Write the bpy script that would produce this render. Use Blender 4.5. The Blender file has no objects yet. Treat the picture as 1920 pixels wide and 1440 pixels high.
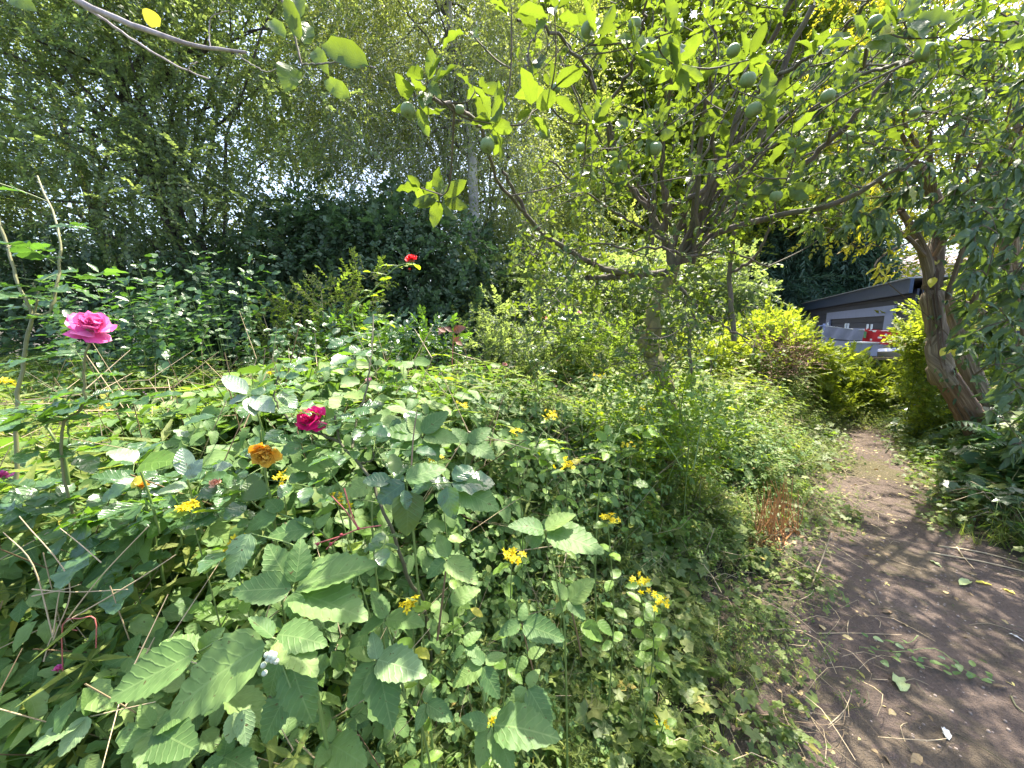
import bpy, math, random
import numpy as np
from mathutils import Matrix, Vector

R = np.random.RandomState(7)
rnd = random.Random(7)
PI = math.pi
C = bpy.context.scene.collection

# ------------------------------------------------------------------ camera, sky, sun, exposure
sc = bpy.context.scene
FPX = 721.0
PITCH = math.radians(8.3)
CAM = np.array([0.0, 0.0, 1.5])
cam_d = bpy.data.cameras.new('camera')
cam_d.sensor_fit = 'HORIZONTAL'; cam_d.sensor_width = 36.0; cam_d.lens = 36.0 * FPX / 1920.0
cam_d.clip_start = 0.02; cam_d.clip_end = 2000
cam = bpy.data.objects.new('camera', cam_d); C.objects.link(cam)
cam.location = CAM; cam.rotation_euler = (math.radians(90) - PITCH, 0, 0)
sc.camera = cam

SUN_AZ, SUN_EL = math.radians(27), math.radians(63)
w = bpy.data.worlds.new('World'); sc.world = w; w.use_nodes = True
wn = w.node_tree.nodes; wl = w.node_tree.links
bg = wn.get('Background') or wn.new('ShaderNodeBackground')
sky = wn.new('ShaderNodeTexSky'); sky.sky_type = 'NISHITA'; sky.sun_disc = False
sky.sun_elevation = SUN_EL; sky.sun_rotation = SUN_AZ
sky.air_density = 1.0; sky.dust_density = 3.5; sky.ozone_density = 1.6
wl.new(sky.outputs[0], bg.inputs[0]); bg.inputs[1].default_value = 0.15
out = wn.get('World Output') or wn.new('ShaderNodeOutputWorld')
wl.new(bg.outputs[0], out.inputs[0])
sd = bpy.data.lights.new('sun', 'SUN'); sd.energy = 4.2; sd.angle = math.radians(0.53); sd.color = (1.0, 0.92, 0.78)
so = bpy.data.objects.new('sun', sd); C.objects.link(so)
sv = Vector((math.sin(SUN_AZ) * math.cos(SUN_EL), math.cos(SUN_AZ) * math.cos(SUN_EL), math.sin(SUN_EL)))
so.rotation_euler = sv.to_track_quat('Z', 'Y').to_euler(); so.location = (6, 8, 12)
sc.view_settings.view_transform = 'Standard'; sc.view_settings.look = 'None'
sc.view_settings.gamma = 1.0; sc.view_settings.use_curve_mapping = False
sc.view_settings.exposure = 2.08
sc.render.engine = 'CYCLES'
cy = sc.cycles
cy.max_bounces = 10; cy.diffuse_bounces = 5; cy.glossy_bounces = 2; cy.transmission_bounces = 6; cy.transparent_max_bounces = 6
cy.use_denoising = True
cy.sample_clamp_indirect = 6

# ------------------------------------------------------------------ geometry helpers
FW = np.array([0, math.cos(PITCH), -math.sin(PITCH)]); UP = np.array([0, math.sin(PITCH), math.cos(PITCH)]); RT = np.array([1.0, 0, 0])
def at(px, py, d):
    """a world point: photograph pixel and distance along the view axis in metres"""
    return CAM + d * (FW + (px - 960) / FPX * RT - (py - 720) / FPX * UP)
def proj(P):
    q = np.asarray(P) - CAM
    z = q @ FW
    zz = np.where(z > 0.05, z, 0.05)
    return 960 + FPX * (q @ RT) / zz, 720 - FPX * (q @ UP) / zz, z
def nrm(v):
    v = np.asarray(v, float)
    return v / np.maximum(np.linalg.norm(v, axis=-1, keepdims=True), 1e-9)
def vnoise(x, y, s=1.0, seed=0):
    """smooth value noise, numpy, 0..1"""
    x = np.asarray(x, float) / s + 37.7 * seed; y = np.asarray(y, float) / s + 91.3 * seed
    xi = np.floor(x); yi = np.floor(y); fx = x - xi; fy = y - yi
    fx = fx * fx * (3 - 2 * fx); fy = fy * fy * (3 - 2 * fy)
    def h(a, b):
        v = np.sin(a * 127.1 + b * 311.7) * 43758.5453
        return v - np.floor(v)
    return (h(xi, yi) * (1 - fx) + h(xi + 1, yi) * fx) * (1 - fy) + (h(xi, yi + 1) * (1 - fx) + h(xi + 1, yi + 1) * fx) * fy

class Tpl:
    """a small template: verts, tris, uv, random value and material slot"""
    def __init__(s, V, F, UV, Rn=None, M=None):
        s.V = np.asarray(V, float); s.F = np.asarray(F, int); s.UV = np.asarray(UV, float)
        s.R = np.zeros(len(s.V)) if Rn is None else np.asarray(Rn, float)
        s.M = np.zeros(len(s.F), int) if M is None else np.asarray(M, int)

class MB:
    def __init__(s): s.v = []; s.f = []; s.uv = []; s.r = []; s.m = []; s.n = 0
    def add(s, V, F, UV, Rn, M):
        s.v.append(V); s.f.append(F + s.n); s.uv.append(UV); s.r.append(Rn); s.m.append(M); s.n += len(V)
    def inst(s, T, P, D, N, S, rv=None, slot=None):
        """many copies of template T: x along D, z along N"""
        P = np.atleast_2d(np.asarray(P, float)); k = len(P)
        if k == 0: return
        D = nrm(np.broadcast_to(np.asarray(D, float), (k, 3))); N = np.broadcast_to(np.asarray(N, float), (k, 3))
        Sd = nrm(np.cross(N, D)); N = np.cross(D, Sd)
        S = np.broadcast_to(np.asarray(S, float), (k,))
        if rv is None: rv = R.rand(k)
        n = len(T.V)
        V = P[:, None, :] + S[:, None, None] * (T.V[None, :, 0:1] * D[:, None] + T.V[None, :, 1:2] * Sd[:, None] + T.V[None, :, 2:3] * N[:, None])
        F = T.F[None] + (np.arange(k) * n)[:, None, None]
        rr = (rv[:, None] + T.R[None]) % 1.0
        M = T.M if slot is None else np.full(len(T.F), slot)
        s.add(V.reshape(-1, 3), F.reshape(-1, 3), np.tile(T.UV, (k, 1)), rr.ravel(), np.tile(M, k))
    def tube(s, pts, rad, k=5, slot=0, rv=None, cap=False):
        pts = np.asarray(pts, float); n = len(pts)
        rad = np.broadcast_to(np.asarray(rad, float), (n,))
        T = np.empty_like(pts); T[1:-1] = pts[2:] - pts[:-2]; T[0] = pts[1] - pts[0]; T[-1] = pts[-1] - pts[-2]
        T = nrm(T)
        a = np.array([0.31, 0.77, 0.55]) if abs(T[0, 2]) > .8 else np.array([0.1, 0.2, 1.0])
        X = nrm(np.cross(T, a)); Y = np.cross(T, X)
        th = np.arange(k) * 2 * PI / k
        V = pts[:, None] + rad[:, None, None] * (np.cos(th)[None, :, None] * X[:, None] + np.sin(th)[None, :, None] * Y[:, None])
        i = np.arange(n - 1)[:, None] * k; j = np.arange(k)[None]; j2 = (j + 1) % k
        a_, b_, c_, d_ = i + j, i + j2, i + k + j2, i + k + j
        F = np.concatenate([np.stack([a_, b_, c_], -1).reshape(-1, 3), np.stack([a_, c_, d_], -1).reshape(-1, 3)])
        V = V.reshape(-1, 3)
        L = np.concatenate([[0], np.cumsum(np.linalg.norm(np.diff(pts, axis=0), axis=1))])
        UV = np.stack([np.repeat(L, k), np.tile(th / 2 / PI, n)], -1)
        if cap:
            V = np.vstack([V, pts[-1], pts[0]]); UV = np.vstack([UV, [L[-1], .5], [0, .5]])
            q = (n - 1) * k; jj = np.arange(k)
            F = np.vstack([F, np.stack([q + jj, q + (jj + 1) % k, np.full(k, n * k)], -1), np.stack([(jj + 1) % k, jj, np.full(k, n * k + 1)], -1)])
        s.add(V, F, UV, np.full(len(V), R.rand() if rv is None else rv), np.full(len(F), slot))
    def box(s, c, d, slot=0, ax=None, rv=None):
        """box with centre c, full sizes d along axes ax (rows)"""
        ax = np.eye(3) if ax is None else np.asarray(ax, float)
        q = np.array([[x, y, z] for x in (-.5, .5) for y in (-.5, .5) for z in (-.5, .5)])
        V = np.asarray(c, float) + (q * np.asarray(d, float)) @ ax
        F = np.array([[0, 1, 3], [0, 3, 2], [4, 6, 7], [4, 7, 5], [0, 4, 5], [0, 5, 1], [2, 3, 7], [2, 7, 6], [0, 2, 6], [0, 6, 4], [1, 5, 7], [1, 7, 3]])
        s.add(V, F, q[:, [0, 2]] + .5, np.full(8, R.rand() if rv is None else rv), np.full(12, slot))
    def tpl(s):
        return Tpl(np.vstack(s.v), np.vstack(s.f), np.vstack(s.uv), np.concatenate(s.r), np.concatenate(s.m))
    def mesh(s, name, mats, off=None, smooth=True):
        V = np.vstack(s.v); F = np.vstack(s.f); UV = np.vstack(s.uv); rr = np.concatenate(s.r); M = np.concatenate(s.m)
        if off is not None: V = V - off
        me = bpy.data.meshes.new(name)
        me.vertices.add(len(V)); me.vertices.foreach_set('co', V.astype('f').ravel())
        me.loops.add(len(F) * 3); me.loops.foreach_set('vertex_index', F.astype('i').ravel())
        me.polygons.add(len(F)); me.polygons.foreach_set('loop_start', np.arange(0, len(F) * 3, 3, dtype='i'))
        me.polygons.foreach_set('material_index', M.astype('i'))
        me.polygons.foreach_set('use_smooth', np.full(len(F), smooth))
        uvl = me.uv_layers.new(name='UVMap'); uvl.data.foreach_set('uv', UV[F.ravel()].astype('f').ravel())
        at_ = me.attributes.new('rnd', 'FLOAT', 'POINT'); at_.data.foreach_set('value', rr.astype('f'))
        for m in mats: me.materials.append(m)
        me.update(calc_edges=True)
        return me
    def build(s, name, mats, parent=None, kind=None, smooth=True, off=None):
        if not s.v: return None
        if not isinstance(mats, (list, tuple)): mats = [mats]
        o_ = np.zeros(3) if parent is None else np.array(wloc(parent))
        o = bpy.data.objects.new(name, s.mesh(name, mats, off=o_, smooth=smooth)); C.objects.link(o)
        if parent is not None: o.parent = parent
        if kind: o['kind'] = kind
        return o
SRC = {}
def src_obj(T, mats):
    k = (id(T), tuple(m.name for m in mats))
    if k not in SRC:
        mb = MB(); mb.inst(T, [[0, 0, 0]], [[1, 0, 0]], [[0, 0, 1]], 1.0, np.array([0.0]))
        SRC[k] = (bpy.data.objects.new('spray_source', mb.mesh('spray', mats)), T)
    return SRC[k][0]
class SC:
    """a mass of one template set spread over points with geometry nodes (only for kind = stuff)"""
    def __init__(s): s.e = []
    def inst(s, T, P, D, N, S):
        P = np.atleast_2d(np.asarray(P, float)); k = len(P); D = nrm(np.broadcast_to(D, (k, 3))); N = np.broadcast_to(N, (k, 3))
        Sd = nrm(np.cross(N, D)); N = np.cross(D, Sd)
        eu = np.stack([np.arctan2(Sd[:, 2], N[:, 2]), -np.arcsin(np.clip(D[:, 2], -1, 1)), np.arctan2(D[:, 1], D[:, 0])], -1)
        s.e.append((T, P, eu, np.broadcast_to(np.asarray(S, float), (k,))))
    def build(s, name, mats, parent=None, kind='stuff'):
        if not isinstance(mats, (list, tuple)): mats = [mats]
        Ts = []; 
        for T, *_ in s.e:
            if not any(T is q for q in Ts): Ts.append(T)
        P = np.vstack([e[1] for e in s.e]); eu = np.vstack([e[2] for e in s.e]); S = np.concatenate([e[3] for e in s.e])
        idx = np.concatenate([np.full(len(e[1]), [i for i, q in enumerate(Ts) if q is e[0]][0]) for e in s.e])
        if parent is not None: P = P - np.array(wloc(parent))
        me = bpy.data.meshes.new(name); me.vertices.add(len(P)); me.vertices.foreach_set('co', P.astype('f').ravel())
        a = me.attributes.new('eul', 'FLOAT_VECTOR', 'POINT'); a.data.foreach_set('vector', eu.astype('f').ravel())
        a = me.attributes.new('siz', 'FLOAT', 'POINT'); a.data.foreach_set('value', S.astype('f'))
        a = me.attributes.new('idx', 'INT', 'POINT'); a.data.foreach_set('value', idx.astype('i'))
        o = bpy.data.objects.new(name, me); C.objects.link(o)
        if parent is not None: o.parent = parent
        o['kind'] = kind
        g = bpy.data.node_groups.new('scatter', 'GeometryNodeTree')
        g.interface.new_socket('Geometry', in_out='INPUT', socket_type='NodeSocketGeometry'); g.interface.new_socket('Geometry', in_out='OUTPUT', socket_type='NodeSocketGeometry')
        nn = g.nodes; ll = g.links
        gi = nn.new('NodeGroupInput'); go = nn.new('NodeGroupOutput'); ip = nn.new('GeometryNodeInstanceOnPoints'); jn = nn.new('GeometryNodeJoinGeometry')
        for T in reversed(Ts):
            oi = nn.new('GeometryNodeObjectInfo'); oi.inputs['Object'].default_value = src_obj(T, mats); oi.inputs['As Instance'].default_value = False
            gti = nn.new('GeometryNodeGeometryToInstance'); ll.new(oi.outputs['Geometry'], gti.inputs[0]); ll.new(gti.outputs[0], jn.inputs[0])
        def na(nm, ty):
            x = nn.new('GeometryNodeInputNamedAttribute'); x.data_type = ty; x.inputs['Name'].default_value = nm; return x.outputs[0]
        er = nn.new('FunctionNodeEulerToRotation'); ll.new(na('eul', 'FLOAT_VECTOR'), er.inputs[0])
        ll.new(gi.outputs[0], ip.inputs['Points']); ll.new(jn.outputs[0], ip.inputs['Instance']); ip.inputs['Pick Instance'].default_value = True
        ll.new(na('idx', 'INT'), ip.inputs['Instance Index']); ll.new(er.outputs[0], ip.inputs['Rotation']); ll.new(na('siz', 'FLOAT'), ip.inputs['Scale'])
        ll.new(ip.outputs[0], go.inputs[0])
        md = o.modifiers.new('scatter', 'NODES'); md.node_group = g
        return o
def wloc(o):
    v = Vector(o.location)
    while o.parent is not None: o = o.parent; v = v + Vector(o.location)
    return v
def thing(name, label, cat, loc, group=None):
    o = bpy.data.objects.new(name, None); C.objects.link(o); o.empty_display_size = .1
    o.location = loc; o['label'] = label; o['category'] = cat
    if group: o['group'] = group
    return o
def tag(o, label, cat, group=None, kind=None):
    o['label'] = label; o['category'] = cat
    if group: o['group'] = group
    if kind: o['kind'] = kind
    return o

# ------------------------------------------------------------------ materials
class NT:
    def __init__(s, name):
        s.m = bpy.data.materials.new(name); s.m.use_nodes = True; s.t = s.m.node_tree; s.t.nodes.clear()
    def n(s, typ, **k):
        x = s.t.nodes.new(typ)
        for a, b in k.items(): setattr(x, a, b)
        return x
    def l(s, a, b): s.t.links.new(a, b)
    def math(s, op, a, b=None):
        x = s.n('ShaderNodeMath', operation=op)
        for i, v in enumerate((a, b)):
            if v is None: continue
            if hasattr(v, 'links'): s.l(v, x.inputs[i])
            else: x.inputs[i].default_value = v
        return x.outputs[0]
    def mix(s, f, a, b, typ='MIX'):
        x = s.n('ShaderNodeMix', data_type='RGBA', blend_type=typ)
        for sock, v in ((x.inputs[0], f), (x.inputs[6], a), (x.inputs[7], b)):
            if hasattr(v, 'links'): s.l(v, sock)
            else: sock.default_value = v if not isinstance(v, tuple) else (*v, 1)
        return x.outputs[2]
    def ramp(s, f, stops):
        x = s.n('ShaderNodeValToRGB'); e = x.color_ramp.elements
        while len(e) < len(stops): e.new(.5)
        for q, (p, c) in zip(e, stops): q.position = p; q.color = (*c, 1)
        s.l(f, x.inputs[0]); return x.outputs[0]
    def out(s, sh):
        o = s.n('ShaderNodeOutputMaterial'); s.l(sh, o.inputs[0]); return s.m

def leafmat(name, c1, c2, c3, trans, tf=.42, rough=.42, veins=9, back=1.35, spec=.5, odd=(.35, .30, .04), oddp=.02, vein=.35):
    """c1..c3 dark to light upper side colours; trans = colour of light through the blade"""
    t = NT(name)
    a = t.n('ShaderNodeAttribute', attribute_name='rnd'); oi = t.n('ShaderNodeObjectInfo')
    r = t.math('FRACT', t.math('ADD', a.outputs[2], oi.outputs['Random']))
    col = t.ramp(r, [(0, c1), (.5, c2), (.93, c3), (1 - oddp, c3), (1, odd)] if oddp > 0 else [(0, c1), (.55, c2), (1, c3)])
    uv = t.n('ShaderNodeUVMap'); sx = t.n('ShaderNodeSeparateXYZ'); t.l(uv.outputs[0], sx.inputs[0])
    v = t.math('ABSOLUTE', t.math('SUBTRACT', sx.outputs[1], .5))
    rib = t.math('LESS_THAN', v, .018)
    nz = t.n('ShaderNodeTexNoise'); nz.inputs['Scale'].default_value = 55; nz.inputs['Detail'].default_value = 2
    gp = t.n('ShaderNodeNewGeometry'); t.l(gp.outputs['Position'], nz.inputs['Vector'])
    side = t.math('SINE', t.math('MULTIPLY', t.math('ADD', t.math('SUBTRACT', sx.outputs[0], t.math('MULTIPLY', v, .55)), t.math('MULTIPLY', nz.outputs[0], .09)), veins * 2 * PI))
    sidev = t.math('POWER', t.math('ADD', t.math('MULTIPLY', side, .5), .5), 12.0)
    lines = t.math('MULTIPLY', t.math('MAXIMUM', rib, t.math('MULTIPLY', sidev, .6)), vein)
    col = t.mix(lines, col, tuple(min(1, 1.45 * q + .02) for q in c3))
    dk = t.math('ADD', t.math('MULTIPLY', nz.outputs[0], .7), .65)
    cv = t.n('ShaderNodeVectorMath', operation='SCALE'); t.l(col, cv.inputs[0]); t.l(dk, cv.inputs['Scale'])
    bk = t.n('ShaderNodeVectorMath', operation='SCALE'); t.l(cv.outputs[0], bk.inputs[0]); bk.inputs['Scale'].default_value = back
    cc = t.mix(gp.outputs['Backfacing'], cv.outputs[0], bk.outputs[0])
    spots = t.n('ShaderNodeTexNoise'); spots.inputs['Scale'].default_value = 130; t.l(gp.outputs['Position'], spots.inputs['Vector'])
    sp = t.math('GREATER_THAN', t.math('ADD', t.math('MULTIPLY', spots.outputs[0], .75), t.math('MULTIPLY', nz.outputs[0], .25)), .665)
    cc = t.mix(sp, cc, (.09, .06, .025))
    bmp = t.n('ShaderNodeBump'); bmp.inputs['Strength'].default_value = .4; bmp.inputs['Distance'].default_value = .003
    t.l(t.math('SUBTRACT', t.math('MULTIPLY', nz.outputs[0], .6), t.math('MAXIMUM', rib, t.math('MULTIPLY', sidev, .45))), bmp.inputs['Height'])
    p = t.n('ShaderNodeBsdfPrincipled'); t.l(cc, p.inputs['Base Color'])
    p.inputs['Roughness'].default_value = rough; p.inputs['Specular IOR Level'].default_value = spec
    t.l(bmp.outputs[0], p.inputs['Normal'])
    tr = t.n('ShaderNodeBsdfTranslucent')
    tc = t.n('ShaderNodeVectorMath', operation='SCALE'); tc.inputs[0].default_value = trans
    t.l(t.math('ADD', t.math('MULTIPLY', r, .5), .72), tc.inputs['Scale'])
    t.l(t.mix(lines, tc.outputs[0], tuple(q * .55 for q in trans)), tr.inputs[0])
    mx = t.n('ShaderNodeMixShader'); mx.inputs[0].default_value = tf
    t.l(p.outputs[0], mx.inputs[1]); t.l(tr.outputs[0], mx.inputs[2])
    return t.out(mx.outputs[0])

def bark(name, c1, c2, scale=22, stretch=5, bump=.6, c3=None, moss=0.0, streak=0):
    t = NT(name)
    uv = t.n('ShaderNodeTexCoord'); mp = t.n('ShaderNodeMapping'); t.l(uv.outputs['Object'], mp.inputs[0])
    mp.inputs['Scale'].default_value = (stretch, stretch, 1)
    if streak:
        uu = t.n('ShaderNodeUVMap'); t.l(uu.outputs[0], mp.inputs[0]); mp.inputs['Scale'].default_value = (.45, streak, 1)
    nz = t.n('ShaderNodeTexNoise'); nz.inputs['Scale'].default_value = scale / 3; nz.inputs['Detail'].default_value = 6; nz.inputs['Roughness'].default_value = .65
    t.l(mp.outputs[0], nz.inputs['Vector'])
    n2 = t.n('ShaderNodeTexNoise'); n2.inputs['Scale'].default_value = 9; n2.inputs['Detail'].default_value = 3; t.l(uv.outputs['Object'], n2.inputs['Vector'])
    col = t.ramp(nz.outputs[0], [(.3, c1), (.52, c2), (.72, c3 or tuple(q * 1.5 for q in c2))])
    if moss:
        col = t.mix(t.math('MULTIPLY', t.math('GREATER_THAN', n2.outputs[0], .5), moss), col, (.10, .13, .03))
    p = t.n('ShaderNodeBsdfPrincipled'); t.l(col, p.inputs['Base Color']); p.inputs['Roughness'].default_value = .85
    b = t.n('ShaderNodeBump'); b.inputs['Strength'].default_value = bump; b.inputs['Distance'].default_value = .02
    t.l(nz.outputs[0], b.inputs['Height']); t.l(b.outputs[0], p.inputs['Normal'])
    return t.out(p.outputs[0])

def plain(name, col, rough=.6, var=.25, scale=12, tr=None, spec=.5, metal=0):
    t = NT(name)
    a = t.n('ShaderNodeAttribute', attribute_name='rnd')
    tc = t.n('ShaderNodeTexCoord'); nz = t.n('ShaderNodeTexNoise'); nz.inputs['Scale'].default_value = scale; nz.inputs['Detail'].default_value = 5
    t.l(tc.outputs['Object'], nz.inputs['Vector'])
    k = t.math('ADD', t.math('MULTIPLY', t.math('ADD', t.math('SUBTRACT', nz.outputs[0], .5), t.math('MULTIPLY', t.math('SUBTRACT', a.outputs[2], .5), .5)), var * 2), 1)
    v = t.n('ShaderNodeVectorMath', operation='SCALE'); v.inputs[0].default_value = col; t.l(k, v.inputs['Scale'])
    p = t.n('ShaderNodeBsdfPrincipled'); t.l(v.outputs[0], p.inputs['Base Color']); p.inputs['Roughness'].default_value = rough
    p.inputs['Specular IOR Level'].default_value = spec; p.inputs['Metallic'].default_value = metal
    b = t.n('ShaderNodeBump'); b.inputs['Strength'].default_value = .25; b.inputs['Distance'].default_value = .01
    t.l(nz.outputs[0], b.inputs['Height']); t.l(b.outputs[0], p.inputs['Normal'])
    if tr is None: return t.out(p.outputs[0])
    q = t.n('ShaderNodeBsdfTranslucent'); q.inputs[0].default_value = (*tr, 1)
    mx = t.n('ShaderNodeMixShader'); mx.inputs[0].default_value = .4; t.l(p.outputs[0], mx.inputs[1]); t.l(q.outputs[0], mx.inputs[2])
    return t.out(mx.outputs[0])

L_apple = leafmat('apple leaf', (.035, .07, .022), (.05, .092, .026), (.08, .125, .034), (.22, .32, .02), tf=.40, rough=.42, oddp=.01)
L_bramble = leafmat('bramble leaf', (.045, .092, .028), (.072, .125, .036), (.11, .16, .045), (.18, .34, .03), tf=.35, rough=.55, veins=8, back=1.7, spec=.35, oddp=0)
L_bramble_pale = leafmat('pale bramble leaf', (.12, .19, .08), (.16, .24, .10), (.22, .30, .13), (.25, .40, .06), tf=.3, rough=.5, veins=8, oddp=0)
L_rose = leafmat('rose leaf', (.035, .075, .035), (.05, .10, .04), (.07, .13, .055), (.18, .36, .02), tf=.38, rough=.27, veins=8, back=1.5, spec=.8, oddp=0)
L_hyper = leafmat('broad soft leaf', (.06, .12, .02), (.09, .17, .03), (.13, .22, .035), (.38, .55, .02), tf=.45, rough=.45, veins=6, oddp=.03)
L_herb = leafmat('herb leaf', (.065, .105, .025), (.115, .155, .032), (.18, .21, .045), (.30, .45, .04), tf=.42, rough=.6, spec=.3, veins=5, oddp=.03, vein=.2)
L_sunny = leafmat('sunny shrub leaf', (.09, .14, .018), (.14, .19, .022), (.20, .24, .03), (.42, .52, .03), tf=.45, rough=.5, veins=5, odd=(.30, .12, .05), oddp=.05, vein=.2)
L_dark = leafmat('dark hedge leaf', (.055, .10, .055), (.085, .135, .07), (.12, .17, .09), (.12, .25, .06), tf=.3, rough=.42, veins=5, oddp=0)
L_laurel = leafmat('oval shrub leaf', (.03, .07, .028), (.045, .095, .035), (.07, .125, .045), (.15, .34, .03), tf=.34, rough=.3, veins=9, oddp=0, spec=.6)
L_tree = leafmat('small tree leaf', (.07, .11, .055), (.10, .145, .07), (.14, .18, .08), (.36, .48, .10), tf=.45, rough=.5, veins=4, oddp=.01, vein=.1)
L_birch = leafmat('birch leaf', (.06, .11, .045), (.09, .14, .055), (.13, .18, .065), (.42, .50, .08), tf=.47, rough=.5, veins=4, odd=(.35, .3, .05), oddp=.03, vein=.1)
L_yellowtree = leafmat('yellow green tree leaf', (.09, .13, .02), (.14, .18, .025), (.20, .22, .03), (.60, .58, .03), tf=.5, rough=.5, veins=4, odd=(.4, .2, .03), oddp=.06, vein=.1)
L_budd = leafmat('long grey green leaf', (.035, .07, .035), (.05, .09, .04), (.07, .11, .045), (.16, .25, .03), tf=.34, rough=.5, veins=8, odd=(.4, .36, .06), oddp=.03)
L_conifer = leafmat('conifer spray', (.05, .11, .08), (.07, .14, .10), (.10, .17, .12), (.05, .14, .06), tf=.25, rough=.55, veins=3, oddp=0, vein=0)
L_fern = leafmat('fern pinna', (.03, .065, .03), (.04, .085, .035), (.06, .105, .045), (.14, .32, .05), tf=.4, rough=.5, veins=6, oddp=0)
L_ivy = leafmat('low creeping leaf', (.055, .10, .025), (.095, .14, .03), (.16, .19, .045), (.26, .42, .04), tf=.36, rough=.5, spec=.4, veins=4, odd=(.4, .3, .08), oddp=.03, vein=.3)
L_grass = leafmat('grass blade', (.08, .13, .03), (.12, .18, .04), (.20, .23, .07), (.35, .45, .06), tf=.4, rough=.5, veins=1, odd=(.45, .38, .2), oddp=.1, vein=.1)
L_dead = leafmat('fallen leaf', (.12, .08, .045), (.22, .16, .08), (.34, .28, .13), (.3, .2, .06), tf=.2, rough=.7, veins=5, odd=(.45, .42, .12), oddp=.1, vein=.2)
L_redleaf = leafmat('bronze leaf', (.10, .045, .03), (.14, .06, .04), (.18, .08, .05), (.22, .08, .04), tf=.3, rough=.4, oddp=0)
L_yellow = leafmat('yellowed leaf', (.35, .30, .03), (.45, .42, .05), (.55, .50, .08), (.7, .65, .03), tf=.4, rough=.5, oddp=0)
L_pale = leafmat('pale fallen leaf', (.28, .34, .14), (.32, .38, .17), (.36, .42, .2), (.4, .45, .15), tf=.3, rough=.6, oddp=0)
P_pink = leafmat('pink petal', (.66, .07, .33), (.72, .12, .42), (.76, .25, .5), (.8, .15, .35), tf=.4, rough=.5, veins=1, oddp=0, vein=.1, back=1.1)
P_magenta = leafmat('magenta petal', (.62, .01, .16), (.70, .015, .20), (.75, .03, .25), (.9, .02, .22), tf=.45, rough=.5, veins=1, oddp=0, vein=.05, back=1.05)
P_red = leafmat('red petal', (.60, .01, .02), (.70, .02, .03), (.75, .04, .06), (.9, .03, .04), tf=.4, rough=.5, veins=1, oddp=0, vein=.05, back=1.05)
P_orange = leafmat('withered orange petal', (.52, .28, .02), (.64, .40, .05), (.72, .52, .12), (.7, .35, .02), tf=.35, rough=.6, veins=3, oddp=0, vein=.2)
P_peach = leafmat('peach petal', (.65, .30, .22), (.70, .38, .30), (.75, .45, .38), (.8, .4, .3), tf=.35, rough=.6, veins=1, oddp=0, vein=.1)
P_palepink = leafmat('pale pink petal', (.75, .42, .50), (.78, .50, .56), (.8, .58, .62), (.8, .45, .5), tf=.4, rough=.5, veins=1, oddp=0, vein=.05)
P_yellow = leafmat('yellow petal', (.62, .45, .01), (.70, .55, .015), (.75, .62, .02), (.8, .65, .01), tf=.4, rough=.5, veins=1, oddp=0, vein=.05)
P_mauve = leafmat('mauve petal', (.45, .20, .50), (.55, .30, .60), (.6, .4, .65), (.6, .3, .6), tf=.4, rough=.5, veins=1, oddp=0, vein=.05)
B_apple = bark('apple bark', (.06, .05, .04), (.12, .10, .08), scale=30, stretch=2.5, bump=.5, moss=.25)
B_trunk = bark('mossy trunk bark', (.10, .085, .04), (.22, .19, .08), scale=24, stretch=3, bump=.8, moss=.4)
B_budd = bark('shredding bark', (.07, .05, .03), (.20, .15, .10), scale=16, stretch=5, bump=1.0, c3=(.44, .36, .26), streak=4.5)
B_red = bark('stripped red wood', (.07, .04, .025), (.19, .11, .07), scale=16, stretch=6, bump=1.0, c3=(.36, .26, .18), streak=4.5)
B_birch = bark('birch bark', (.10, .09, .085), (.44, .41, .38), scale=6, stretch=.5, bump=.3, c3=(.6, .57, .54))
B_dark = bark('dark branch bark', (.035, .03, .025), (.075, .062, .05), scale=20, stretch=3)
B_grey = bark('bare pale branch', (.18, .15, .14), (.34, .30, .29), scale=30, stretch=2, bump=.3)
S_green = plain('green stem', (.13, .20, .05), rough=.5, tr=None)
S_brown = plain('brown cane', (.16, .11, .06), rough=.6)
S_red = plain('reddish cane', (.36, .10, .08), rough=.5)
S_dry = plain('dry straw stem', (.42, .33, .20), rough=.7)
S_rust = plain('rusty dead stalk', (.42, .20, .07), rough=.7)
S_twig = plain('dark twig', (.085, .085, .045), rough=.8)
M_fruit = plain('unripe apple skin', (.19, .28, .10), rough=.5, var=.3, scale=40)
M_berry = plain('unripe berry', (.48, .55, .40), rough=.45)

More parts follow.
